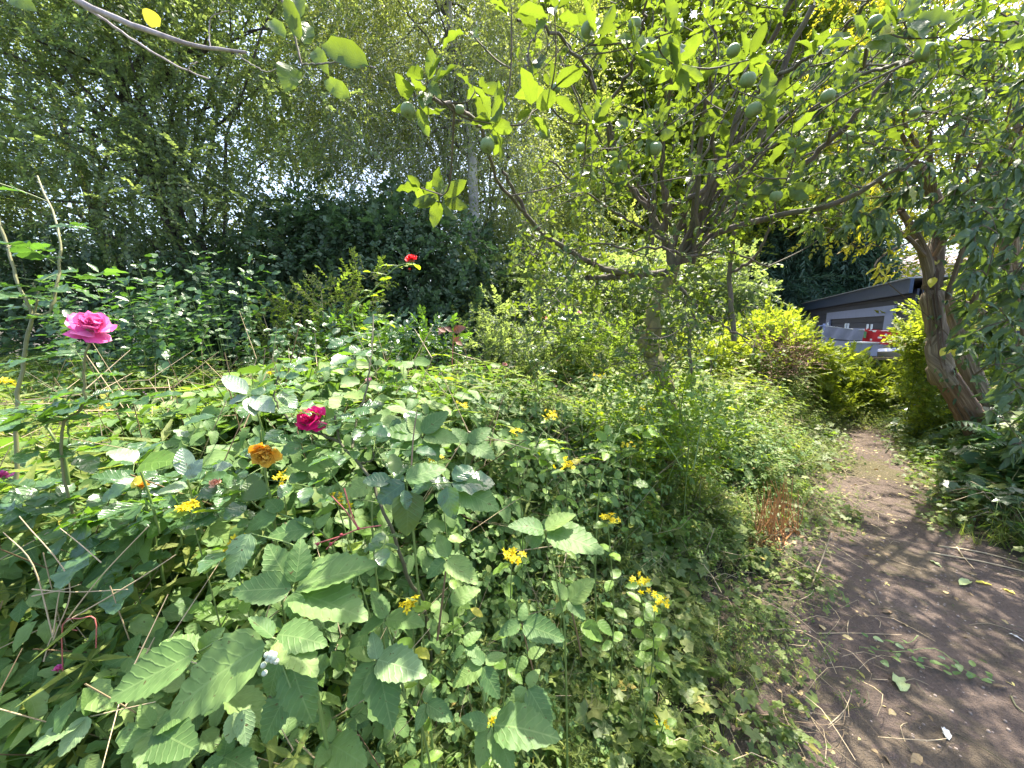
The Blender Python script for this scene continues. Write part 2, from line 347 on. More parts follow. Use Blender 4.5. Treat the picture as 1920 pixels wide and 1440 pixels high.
# ------------------------------------------------------------------ leaf templates (unit length along x)
def leaf_tpl(n=6, W=.28, a=.85, b=.9, serr=0.0, fold=.12, droop=.15, wave=0.0, pet=0.0, twist=0.0, cols=1):
    t = np.linspace(0, 1, n + 1)
    wd = W * np.sin(PI * np.clip(t, 0.0, 1) ** a) ** b
    if serr:
        k = np.arange(n + 1); wd = wd * (1 + serr * np.where(k % 2 == 0, 1, -1)); 
    wd[0] = .012; wd[-1] = .0
    x = pet + t * (1 - pet); zc = -droop * t ** 2
    xs = x + (np.where(np.arange(n + 1) % 2 == 0, .35, 0) / n if serr else 0)
    V = []; UV = []
    for i in range(n + 1):
        zz = zc[i] + fold * wd[i] / W * .5 + wave * math.sin(i * 2.1) * wd[i]
        zz2 = zc[i] + fold * wd[i] / W * .5 + wave * math.sin(i * 2.1 + 2) * wd[i]
        tw = twist * t[i]
        V += [(xs[i] if i < n else x[i], wd[i], zz + tw * wd[i]), (x[i], 0, zc[i]), (xs[i] if i < n else x[i], -wd[i], zz2 - tw * wd[i])]
        u = t[i]; ww = wd[i] / W * .5
        UV += [(u, .5 + ww), (u, .5), (u, .5 - ww)]
    F = []
    for i in range(n):
        a0 = i * 3; b0 = a0 + 3
        if i == n - 1:
            F += [(a0, a0 + 1, b0 + 1), (a0 + 1, a0 + 2, b0 + 1)]
        else:
            F += [(a0, a0 + 1, b0 + 1), (a0, b0 + 1, b0), (a0 + 1, a0 + 2, b0 + 2), (a0 + 1, b0 + 2, b0 + 1)]
    return Tpl(V, [f[::-1] for f in F], UV)
def simple_leaf(W=.3, fold=.12, droop=.1, xm=.42):
    V = [(0, 0, 0), (xm, W, fold), (1, 0, -droop), (xm, -W, fold)]
    return Tpl(V, [(0, 2, 1), (0, 3, 2)], [(0, .5), (xm, 1), (1, .5), (xm, 0)])
def lobed_leaf(lobes=5, n=3, depth=.3, fold=.1, cup=.1, span=1.65 * PI):
    """rounded, lobed, toothed blade; base at the origin, main lobe along x"""
    k = lobes * n * 2
    th = np.linspace(-span / 2, span / 2, k + 1)
    r = .52 * (1 - depth * .5 + depth * .5 * np.cos((th / span * lobes) * 2 * PI + (0 if lobes % 2 else PI)))
    r = r * (1 + .05 * (-1) ** np.arange(k + 1)) * (1 + .35 * np.cos(th / 2) ** 4 - .12)
    V = [(0.0, 0, 0)] ; UV = [(0, .5)]
    cx = .42
    V.append((cx * .55, 0, -cup * .3)); UV.append((.3, .5))
    for a_, b_ in zip(th, r):
        x = cx * .55 + b_ * math.cos(a_); y = b_ * math.sin(a_)
        V.append((x, y, fold * abs(math.sin(a_ * lobes / 2)) * .3 - cup * b_)); UV.append((x, .5 + y * .5))
    F = [(1, 2 + i, 3 + i) for i in range(k)]
    return Tpl(V, F, UV)
def sphere_tpl(nu=8, nv=6, dent=0.0):
    V = []; UV = []
    for j in range(nv + 1):
        ph = PI * j / nv
        for i in range(nu):
            th = 2 * PI * i / nu
            rr = math.sin(ph) * (1 if dent == 0 else 1)
            z = math.cos(ph) * (1 - dent * math.exp(-(math.sin(ph) * 2.2) ** 2))
            V.append((.5 * rr * math.cos(th), .5 * rr * math.sin(th), .5 * z)); UV.append((i / nu, j / nv))
    F = []
    for j in range(nv):
        for i in range(nu):
            a = j * nu + i; b = j * nu + (i + 1) % nu; c = b + nu; d = a + nu
            F += [(a, d, c), (a, c, b)]
    return Tpl(V, F, UV)
T_far = simple_leaf(.30, .10, .12)
T_farround = simple_leaf(.40, .08, .1, .5)
T_mid = leaf_tpl(3, .27, .8, .9, fold=.18, droop=.25, twist=.2)
T_ov = leaf_tpl(5, .30, .82, .85, fold=.16, droop=.18)
T_long = leaf_tpl(6, .16, .7, .8, fold=.10, droop=.25, wave=.2)
T_longfar = leaf_tpl(3, .15, .7, .8, fold=.1, droop=.25)
T_brs = [leaf_tpl(17, W, .70, .72, serr=.055, fold=f, droop=dr, wave=wv) for W, f, dr, wv in ((.31, .16, .15, .03), (.33, .10, .25, .06), (.29, .22, .08, .03), (.32, .14, .32, .06))]
T_rose = [leaf_tpl(9, W, .85, .75, serr=.035, fold=f, droop=dr, wave=wv) for W, f, dr, wv in ((.34, .18, .12, .1), (.38, .12, .22, .2), (.32, .24, .05, .1))]
T_appl = [leaf_tpl(8, W, .85, .7, serr=.02, fold=f, droop=dr, wave=wv, pet=.08) for W, f, dr, wv in ((.22, .24, .12, .2), (.24, .16, .3, .35), (.19, .34, -.12, .25), (.25, .2, .35, .2))]
T_oval = [leaf_tpl(7, W, .9, .65, fold=f, droop=dr, wave=wv, pet=.05) for W, f, dr, wv in ((.27, .12, .12, .1), (.30, .08, .25, .2), (.25, .18, .05, .1))]
T_heart = [leaf_tpl(7, W, .62, .62, fold=f, droop=dr, wave=wv) for W, f, dr, wv in ((.36, .12, .2, .1), (.40, .10, .3, .2))]
T_bud = [leaf_tpl(8, W, .72, .8, fold=f, droop=dr, wave=wv) for W, f, dr, wv in ((.15, .10, .3, .3), (.18, .08, .45, .4), (.13, .14, .2, .2))]
T_lob = [lobed_leaf(5, 2, .35), lobed_leaf(3, 3, .45, cup=.18), lobed_leaf(5, 2, .25, cup=-.05)]
T_petal = leaf_tpl(5, .46, 1.3, .45, fold=-.25, droop=-.25, wave=.12)
T_petal_w = leaf_tpl(6, .42, 1.1, .5, fold=.3, droop=-.5, wave=.5)
T_ball = sphere_tpl(10, 7); T_fruit = sphere_tpl(14, 9, .28); T_ball_s = sphere_tpl(6, 4)

LEAF_MESH = {}
def leaf_mesh(T, mat, nm='leaf'):
    k = (id(T), mat.name)
    if k not in LEAF_MESH:
        mb = MB(); mb.inst(T, [[0, 0, 0]], [[1, 0, 0]], [[0, 0, 1]], 1.0, np.array([0.0])); LEAF_MESH[k] = mb.mesh(nm, [mat])
    return LEAF_MESH[k]
def put(name, T, mat, P, D, N, S, parent, ploc):
    """one part placed by position, direction and normal, sharing its mesh"""
    D = nrm(D); Sd = nrm(np.cross(N, D)); N = np.cross(D, Sd)
    o = bpy.data.objects.new(name, leaf_mesh(T, mat, name)); C.objects.link(o); o.parent = parent
    M = Matrix(((D[0], Sd[0], N[0], 0), (D[1], Sd[1], N[1], 0), (D[2], Sd[2], N[2], 0), (0, 0, 0, 1)))
    M = Matrix.Translation(Vector(np.asarray(P) - np.asarray(ploc))) @ M @ Matrix.Scale(float(S), 4)
    o.matrix_local = M
    return o
class Leaves:
    """collects leaves of one thing; the ones that show largest become parts, the rest one part"""
    def __init__(s): s.L = []
    def add(s, P, D, N, S, T, mat): s.L.append((np.asarray(P, float), np.asarray(D, float), np.asarray(N, float), float(S), T, mat))
    def finish(s, root, cap=300, minpx=16, rest='foliage', name='leaf'):
        if not s.L: return
        P = np.array([l[0] + nrm(l[1]) * l[3] * .5 for l in s.L]); S = np.array([l[3] for l in s.L])
        px, py, z = proj(P)
        ok = (px > -20) & (px < 1940) & (py > -20) & (py < 1460) & (z > .12)
        size = np.where(ok, S / np.maximum(z, .05) * FPX, 0)
        order = np.argsort(-size); rl = np.array(wloc(root))
        chosen = set(i for i in order[:cap] if size[i] >= minpx)
        for i in sorted(chosen):
            p, d, n, sz, T, m = s.L[i]; put(name, T, m, p, d, n, sz, root, rl)
        restL = [l for i, l in enumerate(s.L) if i not in chosen]
        if restL:
            mb = MB(); mats = []
            for p, d, n, sz, T, m in restL:
                if m not in mats: mats.append(m)
            groups = {}
            for l in restL: groups.setdefault((id(l[4]), mats.index(l[5])), []).append(l)
            for (tid, mi), ls in groups.items():
                mb.inst(ls[0][4], [l[0] for l in ls], np.array([l[1] for l in ls]), np.array([l[2] for l in ls]), np.array([l[3] for l in ls]), slot=mi)
            mb.build(rest, mats, root, kind='stuff')

def curve(pts, n=12):
    """catmull-rom through points"""
    p = np.asarray(pts, float)
    if len(p) == 2: return p[0] + (p[1] - p[0]) * np.linspace(0, 1, n)[:, None]
    q = np.vstack([2 * p[0] - p[1], p, 2 * p[-1] - p[-2]]); out_ = []
    seg = max(2, n // (len(p) - 1))
    for i in range(1, len(q) - 2):
        t = np.linspace(0, 1, seg, endpoint=False)[:, None]
        a, b, c, d = q[i - 1], q[i], q[i + 1], q[i + 2]
        out_.append(.5 * (2 * b + (c - a) * t + (2 * a - 5 * b + 4 * c - d) * t ** 2 + (3 * b - a - 3 * c + d) * t ** 3))
    out_.append(p[-1:]); return np.vstack(out_)
def jitter(p, s):
    p = p.copy(); p[1:-1] += R.normal(0, s, (len(p) - 2, 3)); return p
def rv3(k=None):
    v = R.normal(0, 1, (k, 3) if k else 3); return nrm(v)

# ------------------------------------------------------------------ the lie of the land
LE = np.array([(-2.2, -3.2), (0.2, -.4), (.99, 1.12), (1.28, 1.39), (1.62, 1.93), (2.46, 2.65), (3.4, 3.65), (4.44, 4.91), (5.24, 5.75), (6.3, 7.1)])
def path_l(x, y):
    """signed distance to the left of the path's left edge (positive = in the plants)"""
    x = np.asarray(x, float); y = np.asarray(y, float)
    xe = np.interp(y, LE[:, 1], LE[:, 0])
    return (xe - x) * .70 + (vnoise(x, y, .45, 3) - .5) * .28
def path_w(y): return np.interp(y, [-3, 1, 1.9, 2.16, 2.5, 3.0, 3.65, 4.9, 6.5], [3.2, 2.5, 1.5, .92, .62, .46, .44, .40, .30])
def path_r(x, y):
    """signed distance to the right of the path's right edge"""
    return -path_l(x, y) - path_w(y)
def gz(x, y):
    l = path_l(x, y)
    return .05 * (vnoise(x, y, 1.3, 1) - .5) + .02 * (vnoise(x, y, .35, 2) - .5) + .10 * np.clip(l / 1.5, 0, 1) + .10 * np.clip(path_r(x, y) / 1.0, 0, 1)

def ground_mat():
    t = NT('dark garden soil'); g = t.n('ShaderNodeNewGeometry')
    a = t.n('ShaderNodeTexNoise'); a.inputs['Scale'].default_value = 3; a.inputs['Detail'].default_value = 8; t.l(g.outputs['Position'], a.inputs['Vector'])
    col = t.ramp(a.outputs[0], [(.3, (.028, .022, .015)), (.55, (.055, .045, .028)), (.7, (.05, .06, .025))])
    p = t.n('ShaderNodeBsdfPrincipled'); t.l(col, p.inputs['Base Color']); p.inputs['Roughness'].default_value = .95
    b = t.n('ShaderNodeBump'); b.inputs['Strength'].default_value = .7; b.inputs['Distance'].default_value = .03; t.l(a.outputs[0], b.inputs['Height']); t.l(b.outputs[0], p.inputs['Normal'])
    return t.out(p.outputs[0])
def path_mat():
    t = NT('trodden earth'); g = t.n('ShaderNodeNewGeometry')
    def nz(sc_, det=6, rough=.6):
        a = t.n('ShaderNodeTexNoise'); a.inputs['Scale'].default_value = sc_; a.inputs['Detail'].default_value = det; a.inputs['Roughness'].default_value = rough
        t.l(g.outputs['Position'], a.inputs['Vector']); return a.outputs[0]
    n1, n2, n3, n4 = nz(1.7), nz(14, 8), nz(90, 4, .7), nz(1.4, 3)
    col = t.ramp(n1, [(.32, (.095, .067, .052)), (.52, (.165, .119, .095)), (.68, (.24, .176, .144))])
    col = t.mix(t.math('MULTIPLY', n2, .5), col, (.095, .072, .052))
    sx = t.n('ShaderNodeSeparateXYZ'); t.l(g.outputs['Position'], sx.inputs[0])
    far = t.math('MULTIPLY', t.math('SUBTRACT', sx.outputs[1], 2.0), .45)
    mp = t.n('ShaderNodeMapRange'); mp.inputs[1].default_value = 0; mp.inputs[2].default_value = 1; t.l(far, mp.inputs[0])
    moss = t.math('MULTIPLY', t.math('GREATER_THAN', t.math('ADD', n4, t.math('MULTIPLY', n2, .6)), .84), t.math('ADD', t.math('MULTIPLY', mp.outputs[0], .75), .25))
    col = t.mix(t.math('MULTIPLY', moss, .6), col, (.13, .125, .03))
    grit = t.math('GREATER_THAN', n3, .66)
    col = t.mix(t.math('MULTIPLY', grit, .6), col, (.30, .25, .21))
    n5 = nz(38, 5, .75)
    col = t.mix(t.math('MULTIPLY', t.math('GREATER_THAN', n5, .58), .4), col, (.055, .042, .033))
    p = t.n('ShaderNodeBsdfPrincipled'); t.l(col, p.inputs['Base Color']); p.inputs['Roughness'].default_value = .95
    b = t.n('ShaderNodeBump'); b.inputs['Strength'].default_value = 1.0; b.inputs['Distance'].default_value = .035
    t.l(t.math('ADD', t.math('ADD', n2, n5), t.math('MULTIPLY', n3, .8)), b.inputs['Height']); t.l(b.outputs[0], p.inputs['Normal'])
    return t.out(p.outputs[0])
def grid_sheet(name, xs, ys, zf, mat, keep=None):
    X, Y = np.meshgrid(xs, ys); Z = zf(X, Y)
    V = np.stack([X, Y, Z], -1).reshape(-1, 3); nx = len(xs); ny = len(ys)
    i = (np.arange(ny - 1)[:, None] * nx + np.arange(nx - 1)[None]).ravel()
    F = np.concatenate([np.stack([i, i + 1, i + nx + 1], -1), np.stack([i, i + nx + 1, i + nx], -1)])
    if keep is not None:
        k = keep(V[:, 0], V[:, 1]); F = F[k[F].all(axis=1)]
    mb = MB(); mb.add(V, F, V[:, :2], np.zeros(len(V)), np.zeros(len(F), int))
    return mb.build(name, mat)
xs = np.unique(np.concatenate([np.linspace(-300, -12, 12), np.linspace(-12, 14, 200), np.linspace(14, 300, 12)]))
ys = np.unique(np.concatenate([np.linspace(-300, -4, 12), np.linspace(-4, 20, 190), np.linspace(20, 300, 12)]))
o = grid_sheet('ground', xs, ys, lambda x, y: gz(x, y) * (np.abs(x) < 13) * (np.abs(y - 8) < 12), ground_mat()); o['kind'] = 'structure'
o = grid_sheet('path', np.linspace(-1.5, 8, 260), np.linspace(-3, 7.2, 280), lambda x, y: gz(x, y) + .006 + .012 * vnoise(x, y, .12, 5), path_mat(),
               keep=lambda x, y: (path_l(x, y) < .30) & (path_r(x, y) < .14)); o['kind'] = 'structure'

# ------------------------------------------------------------------ shed, house and washing far behind the path
DU = np.array([-.438, -.899, 0.0]); DN = np.array([-.899, .438, 0.0]); P0 = at(1515, 600, 14.0); P0[2] = 0
AX = np.array([DU, DN, [0, 0, 1.0]])
M_board = plain('black stained boards', (.035, .042, .075), rough=.6, var=.4, scale=5)
M_fascia = plain('dark fascia with painted sky reflection', (.035, .06, .125), rough=.4, var=.1)  # dark paint; the blue is sky reflection put into the base colour
M_frame = plain('grey painted frame', (.33, .36, .55), rough=.55, var=.12, scale=6)
M_glass = plain('dark window glass', (.05, .055, .07), rough=.12, var=.4, spec=.8)
M_white = plain('white plastic', (.75, .76, .8), rough=.4, var=.1)
def SP(t, n, z): return P0 + DU * t + DN * n + np.array([0, 0, z])
shed = thing('garden_shed', 'long black timber shed with grey framed window and sloping dark fascia beyond the path', 'shed', tuple(P0))
LEN, HT = 7.9, 2.22
for k in range(15):
    mb = MB(); z0 = .02 + k * .146
    mb.box(SP(LEN / 2, .012 * (k % 2) + (R.rand() * .006), z0 + .07), (LEN, .03, .136), ax=AX); 
    tilt = mb.build('board', M_board, shed, smooth=False)
mb = MB(); mb.box(SP(LEN / 2, -1.6, HT / 2), (LEN - .02, 3.1, HT - .02), ax=AX); mb.build('wall', M_board, shed, smooth=False)
mb = MB(); mb.box(SP(LEN / 2 - .1, .14, HT + .03), (LEN + .4, .05, .26), ax=AX); mb.build('fascia', M_fascia, shed, smooth=False)
mb = MB(); mb.box(SP(LEN / 2 - .1, -1.55, HT + .17), (LEN + .4, 3.5, .02), ax=AX); mb.build('roof', plain('pale roof felt', (.4, .4, .42), rough=.7), shed, smooth=False)
mb = MB()
wt0, wt1, wz0, wz1, fw = 2.6, 7.2, .95, 1.95, .20
mb.box(SP((wt0 + wt1) / 2, .05, wz1 - fw / 2), (wt1 - wt0, .04, fw), ax=AX); mb.box(SP((wt0 + wt1) / 2, .05, wz0 + fw / 2), (wt1 - wt0, .04, fw), ax=AX)
mb.box(SP(wt0 + fw, .052, (wz0 + wz1) / 2), (fw * 1.9, .04, wz1 - wz0 - 2 * fw), ax=AX); mb.box(SP(wt1 - fw, .052, (wz0 + wz1) / 2), (fw * 1.9, .04, wz1 - wz0 - 2 * fw), ax=AX)
win = mb.build('window', M_frame, shed, smooth=False)
for k in range(2):
    mb = MB(); mb.box(SP(wt0 + .35 + (k + .5) * 1.95, .045, (wz0 + wz1) / 2), (1.88, .012, wz1 - wz0 - 2 * fw), ax=AX)
    o = mb.build('pane', M_glass, None, smooth=False); o.parent = win
for k in range(9):
    mb = MB(); mb.box(SP(wt0 + .2 + k * .5, .074, wz1 - .04), (.025, .008, .025), ax=AX)
    o = mb.build('screw', S_twig, None); o.parent = win

house = thing('tiled_house', 'distant brick house with a pale pink tiled roof behind the shed', 'house', (26, 22, 0))
hx = at(1745, 500, 26)
mb = MB(); mb.box((hx[0] + 3, hx[1] + 3, 2.1), (9, 5, 4.2)); mb.build('wall', plain('red brick', (.30, .12, .08), rough=.9), house, smooth=False)
M_tile = plain('weathered roof tile', (.40, .30, .30), rough=.8, var=.5, scale=3)
for k in range(14):
    mb = MB(); mb.box((hx[0] + 3, hx[1] + .3 + k * .26, 4.25 + k * .2), (9.8, .34, .05), ax=np.array([[1, 0, 0], [0, .8, .6], [0, -.6, .8]])); mb.build('tile', M_tile, house, smooth=False)
mb = MB(); mb.box((hx[0] + 3, hx[1] + .02, 4.14), (9.9, .12, .12)); mb.build('gutter', M_white, house, smooth=False)
house2 = thing('orange_roofed_house', 'far house with an orange red roof seen through the branches at the right edge', 'house', (24, 20, 0))
hx = at(1925, 455, 20)
mb = MB(); mb.box((hx[0] + 2, hx[1] + 3, 2.6), (7, 5, 5.2)); mb.build('wall', plain('pale render', (.55, .45, .4), rough=.9), house2, smooth=False)
mb = MB(); mb.box((hx[0] + 2, hx[1] + 1.2, 6.0), (8, 3.4, .1), ax=np.array([[1, 0, 0], [0, .8, .6], [0, -.6, .8]])); mb.build('roof', plain('orange tile', (.55, .16, .07), rough=.8, var=.4), house2, smooth=False)

# washing line with a red cloth and grey sheet
pA, pB = at(1545, 611, 8.6), at(1735, 621, 5.9)
line = thing('washing_line', 'thin white washing line with pegs strung in front of the shed', 'washing line', tuple(pA))
mb = MB(); ll = curve([pA, (pA + pB) / 2 - np.array([0, 0, .04]), pB], 12); mb.tube(ll, .006, 4); mb.build('cord', M_white, line)
for f_ in (.05, .28, .31, .52, .56, .80):
    p = pA + (pB - pA) * f_; mb = MB(); mb.box(p + np.array([0, 0, .025]), (.022, .022, .10)); mb.build('peg', M_white, line, smooth=False)
post = thing('line_post', 'grey metal post holding up the washing line behind the trunk', 'post', (pB[0], pB[1], 0))
mb = MB(); mb.tube([(pB[0], pB[1], 0), (pB[0], pB[1], pB[2] + .1)], .03, 8, cap=True); mb.build('pole', M_frame, post); mb = MB(); mb.tube([(pB[0] - .3, pB[1], pB[2]), (pB[0] + .3, pB[1], pB[2])], .02, 6, cap=True); mb.build('crossbar', M_frame, post)
post = thing('line_post', 'slim grey post holding up the far end of the washing line', 'post', (pA[0], pA[1], 0))
mb = MB(); mb.tube([(pA[0], pA[1], 0), (pA[0], pA[1], pA[2] + .05)], .025, 8, cap=True); mb.build('pole', M_frame, post); mb = MB(); mb.tube([(pA[0] - .12, pA[1], pA[2]), (pA[0] + .12, pA[1], pA[2])], .015, 6, cap=True); mb.build('crossbar', M_frame, post)
def cloth(p0, p1, drop, mat, amp=.02):
    n, m = 14, 6; V = []; F = []; UV = []
    d = (p1 - p0); nn = nrm(np.cross(d, [0, 0, 1.0]))
    for j in range(m + 1):
        for i in range(n + 1):
            u = i / n; v = j / m
            V.append(p0 + d * u + np.array([0, 0, -drop * v - .02 * math.sin(u * PI)]) + nn * amp * math.sin(u * 17 + v * 2) * (0.3 + v)); UV.append((u, v))
    for j in range(m):
        for i in range(n):
            a = j * (n + 1) + i; F += [(a, a + 1, a + n + 2), (a, a + n + 2, a + n + 1)]
    mb = MB(); mb.add(np.array(V), np.array(F), np.array(UV), np.zeros(len(V)), np.zeros(len(F), int)); return mb
M_red = plain('red cloth', (.62, .02, .035), rough=.8, var=.15); M_sheet = plain('grey lilac sheet', (.36, .37, .56), rough=.8, var=.15)
p = lambda f_: pA + (pB - pA) * f_
rc = thing('red_cloth', 'bright red cloth with small green and white print pegged on the washing line', 'cloth', tuple(p(.52)))
mb = cloth(p(.50), p(.80), .25, M_red); mb.build('fabric', M_red, rc)
pr = nrm(pB - pA); nn = nrm(np.cross(pr, [0, 0, 1.0])); nn = nn if nn @ -p(.5) > 0 else -nn
M_grn = plain('green print', (.12, .30, .15), rough=.8)
for f_, dz, ww, hh, mt in ((.535, .12, .07, .12, M_grn), (.62, .05, .08, .02, M_white), (.68, .15, .10, .03, M_white), (.73, .09, .05, .03, M_white), (.60, .2, .05, .03, M_white)):
    mb = MB(); mb.box(p(f_) + nn * .045 + np.array([0, 0, -dz]), (ww, .004, hh), ax=np.array([pr, nn, [0, 0, 1]])); mb.build('print', mt, rc, smooth=False)
gs = thing('grey_sheet', 'pale grey lilac sheet pegged on the washing line left of the red cloth', 'sheet', tuple(p(.02)))
mb = cloth(p(.02), p(.495), .24, M_sheet); mb.build('fabric', M_sheet, gs)
# table with a white upturned tray
tb = at(1665, 660, 6.9); tab = thing('garden_table', 'low dark garden table beneath the hanging washing', 'table', (tb[0], tb[1], 0))
mb = MB(); mb.box((tb[0], tb[1], .98), (1.3, .7, .04)); mb.build('top', S_brown, tab, smooth=False)
for sx in (-.58, .58):
    for sy in (-.28, .28):
        mb = MB(); mb.box((tb[0] + sx, tb[1] + sy, .48), (.06, .06, .96)); mb.build('leg', S_brown, tab, smooth=False)
tp = thing('white_tray', 'white curved plastic tray lying on the garden table under the red cloth', 'tray', (tb[0], tb[1], 1.0))
V = []; F = []
for j in range(4):
    k = (.0, .8, 1.0, 1.06)[j]; zz = (0.012, .012, .12, .12)[j]
    for i in range(20):
        a = 2 * PI * i / 20; V.append((tb[0] + .15 + k * .58 * math.cos(a), tb[1] + k * .26 * math.sin(a), 1.0 + zz + .04 * math.cos(a)))
for j in range(3):
    for i in range(20):
        a = j * 20 + i; b = j * 20 + (i + 1) % 20; F += [(a, b, b + 20), (a, b + 20, a + 20)]
mb = MB(); mb.add(np.array(V), np.array(F), np.array(V)[:, :2], np.zeros(80), np.zeros(len(F), int)); mb.build('tray', M_white, tp)
bx_ = thing('storage_box', 'small grey storage box with pale lid on the garden table left of the white tray', 'box', (tb[0] - .45, tb[1], 1.0))
mb = MB(); mb.box((tb[0] - .47, tb[1], 1.12), (.28, .3, .22)); mb.build('body', M_frame, bx_, smooth=False)
mb = MB(); mb.box((tb[0] - .47, tb[1], 1.243), (.31, .33, .02)); mb.build('lid', M_white, bx_, smooth=False)

# ------------------------------------------------------------------ sprays: twigs with leaves, used in crowns
def spray(n=12, L=.35, leaf=T_far, ls=.05, droop=.3, mats=(0, 1), spread=.9, up=.3, seed=0, rad=.002):
    q = np.random.RandomState(seed + 50); mb = MB()
    t = np.linspace(0, 1, 4); pts = np.stack([t * L, .03 * L * np.sin(t * 3 + seed), -droop * L * t ** 2], -1)
    mb.tube(pts, np.linspace(rad, rad * .4, 4), 3, slot=mats[1], rv=0)
    for i in range(n):
        f_ = (i + 1) / n; p = np.array([f_ * L, .03 * L * math.sin(f_ * 3 + seed), -droop * L * f_ ** 2])
        sgn = 1 if i % 2 else -1
        d = nrm(np.array([.45 + .5 * f_, sgn * spread * (1.1 - .7 * f_), q.normal(0, .3)]) + q.normal(0, .15, 3))
        nn = nrm(np.array([q.normal(0, .35), q.normal(0, .35), 1.0]) + np.array([0, 0, up]))
        mb.inst(leaf, [p], [d], [nn], ls * q.uniform(.7, 1.25), np.array([q.rand()]), slot=mats[0])
    return mb.tpl()
def crown(mb, T_list, P, out_dir, S=1.0, hang=0.0, updir=.4):
    """place sprays at P pointing roughly along out_dir"""
    k = len(P); D = nrm(out_dir + R.normal(0, .45, (k, 3)) + np.array([0, 0, -hang])); N = nrm(R.normal(0, .35, (k, 3)) + np.array([0, 0, 1.0]) + .25 * out_dir)
    S = S * R.uniform(.75, 1.25, k); idx = R.randint(0, len(T_list), k)
    for j, T in enumerate(T_list):
        m = idx == j
        if m.any(): mb.inst(T, P[m], D[m], N[m], S[m])
def clumped(centres, radii, per, flat=.7, pull=.65):
    """points gathered in clumps: returns points and outward directions"""
    P = []; D = []
    for c, r in zip(centres, radii):
        d = rv3(per); rr = r * R.uniform(pull, 1.05, per) ** .8
        q = d * rr[:, None]; q[:, 2] *= flat
        P.append(c + q); D.append(d)
    return np.vstack(P), np.vstack(D)
def limb_to(mb, a, b, r0, r1, n=8, k=6, sag=.0, j=.04, slot=0):
    m1 = a + (b - a) * .35 + np.array([0, 0, .12 * np.linalg.norm(b - a)]) * (1 if b[2] > a[2] else 0)
    p = curve([a, m1, b], n); L = np.linalg.norm(b - a)
    p = jitter(p, j * L / n * 2); mb.tube(p, np.linspace(r0, r1, len(p)), k, slot=slot); return p

def in_view(P, m=150):
    px, py, z = proj(P); return (px > -m) & (px < 1920 + m) & (py > -m) & (py < 1440 + m) & (z > .3)

# trees behind: (name, label, base, trunk top, crown clump region defined by centres)
def back_tree(name, label, cat, base, region, nclump, rclump, per, sprays, leafmat_, barkm, trunk_r=.12, hang=.2, S=1.0, trunk_pts=None, holes=None, flat=.7, branches=26, group=None, branchm=None):
    """region: list of boxes in (px0,px1,py0,py1,d0,d1) of the picture; clumps are strewn in them"""
    root = thing(name, label, cat, (base[0], base[1], 0), group)
    cs = []
    tot = sum((b[1] - b[0]) * (b[3] - b[2]) for b in region)
    for b in region:
        k = max(1, int(nclump * (b[1] - b[0]) * (b[3] - b[2]) / tot))
        d = R.uniform(b[4], b[5], k)
        px = R.uniform(b[0], b[1], k); py = R.uniform(b[2], b[3], k)
        for i in range(k):
            if holes is not None and any(((px[i] - h[0]) / h[2]) ** 2 + ((py[i] - h[1]) / h[3]) ** 2 < 1 for h in holes): continue
            cs.append(at(px[i], py[i], d[i]))
    cs = np.array(cs); rr = rclump * R.uniform(.6, 1.3, len(cs))
    P, D = clumped(cs, rr, per, flat)
    if holes is not None:
        px, py, z = proj(P); m = np.ones(len(P), bool)
        for h in holes: m &= ((px - h[0]) / h[2] * 1.25) ** 2 + ((py - h[1]) / h[3] * 1.25) ** 2 > 1
        P, D = P[m], D[m]
    m = P[:, 2] > .1; P, D = P[m], D[m]
    mb = SC(); crown(mb, sprays, P, D, S, hang)
    mb.build('crown', [leafmat_, barkm], root, kind='stuff')
    b0 = np.array([base[0], base[1], 0.0])
    if trunk_pts is None:
        c = cs.mean(0); trunk_pts = [b0, b0 * .7 + c * .3, b0 * .35 + c * .65, c + np.array([0, 0, .8])]
    tp_ = curve(trunk_pts, 16)
    mb = MB(); mb.tube(jitter(tp_, trunk_r * .15), np.linspace(trunk_r, trunk_r * .35, len(tp_)), 9); mb.build('trunk', barkm, root)
    idx = R.permutation(len(cs))[:branches]
    for i in idx:
        a = tp_[int(R.uniform(.35, .95) * (len(tp_) - 1))]
        mb = MB(); limb_to(mb, a, cs[i], trunk_r * .3, .006, 9, 5, j=.06); mb.build('branch', branchm or barkm, root)
    return root

SP_small = [spray(16, .40, T_farround, .050, seed=i) for i in range(5)]
SP_birch = [spray(14, .50, T_far, .045, droop=.45, seed=i + 10, up=.1) for i in range(5)]
SP_yel = [spray(12, .42, T_far, .085, droop=.35, seed=i + 20) for i in range(5)]
SP_ivy = [spray(12, .34, T_farround, .075, droop=.3, seed=i + 30) for i in range(5)]
SP_con = [spray(16, .45, simple_leaf(.12, .02, .25), .15, droop=.5, seed=i + 40, spread=.7) for i in range(4)]

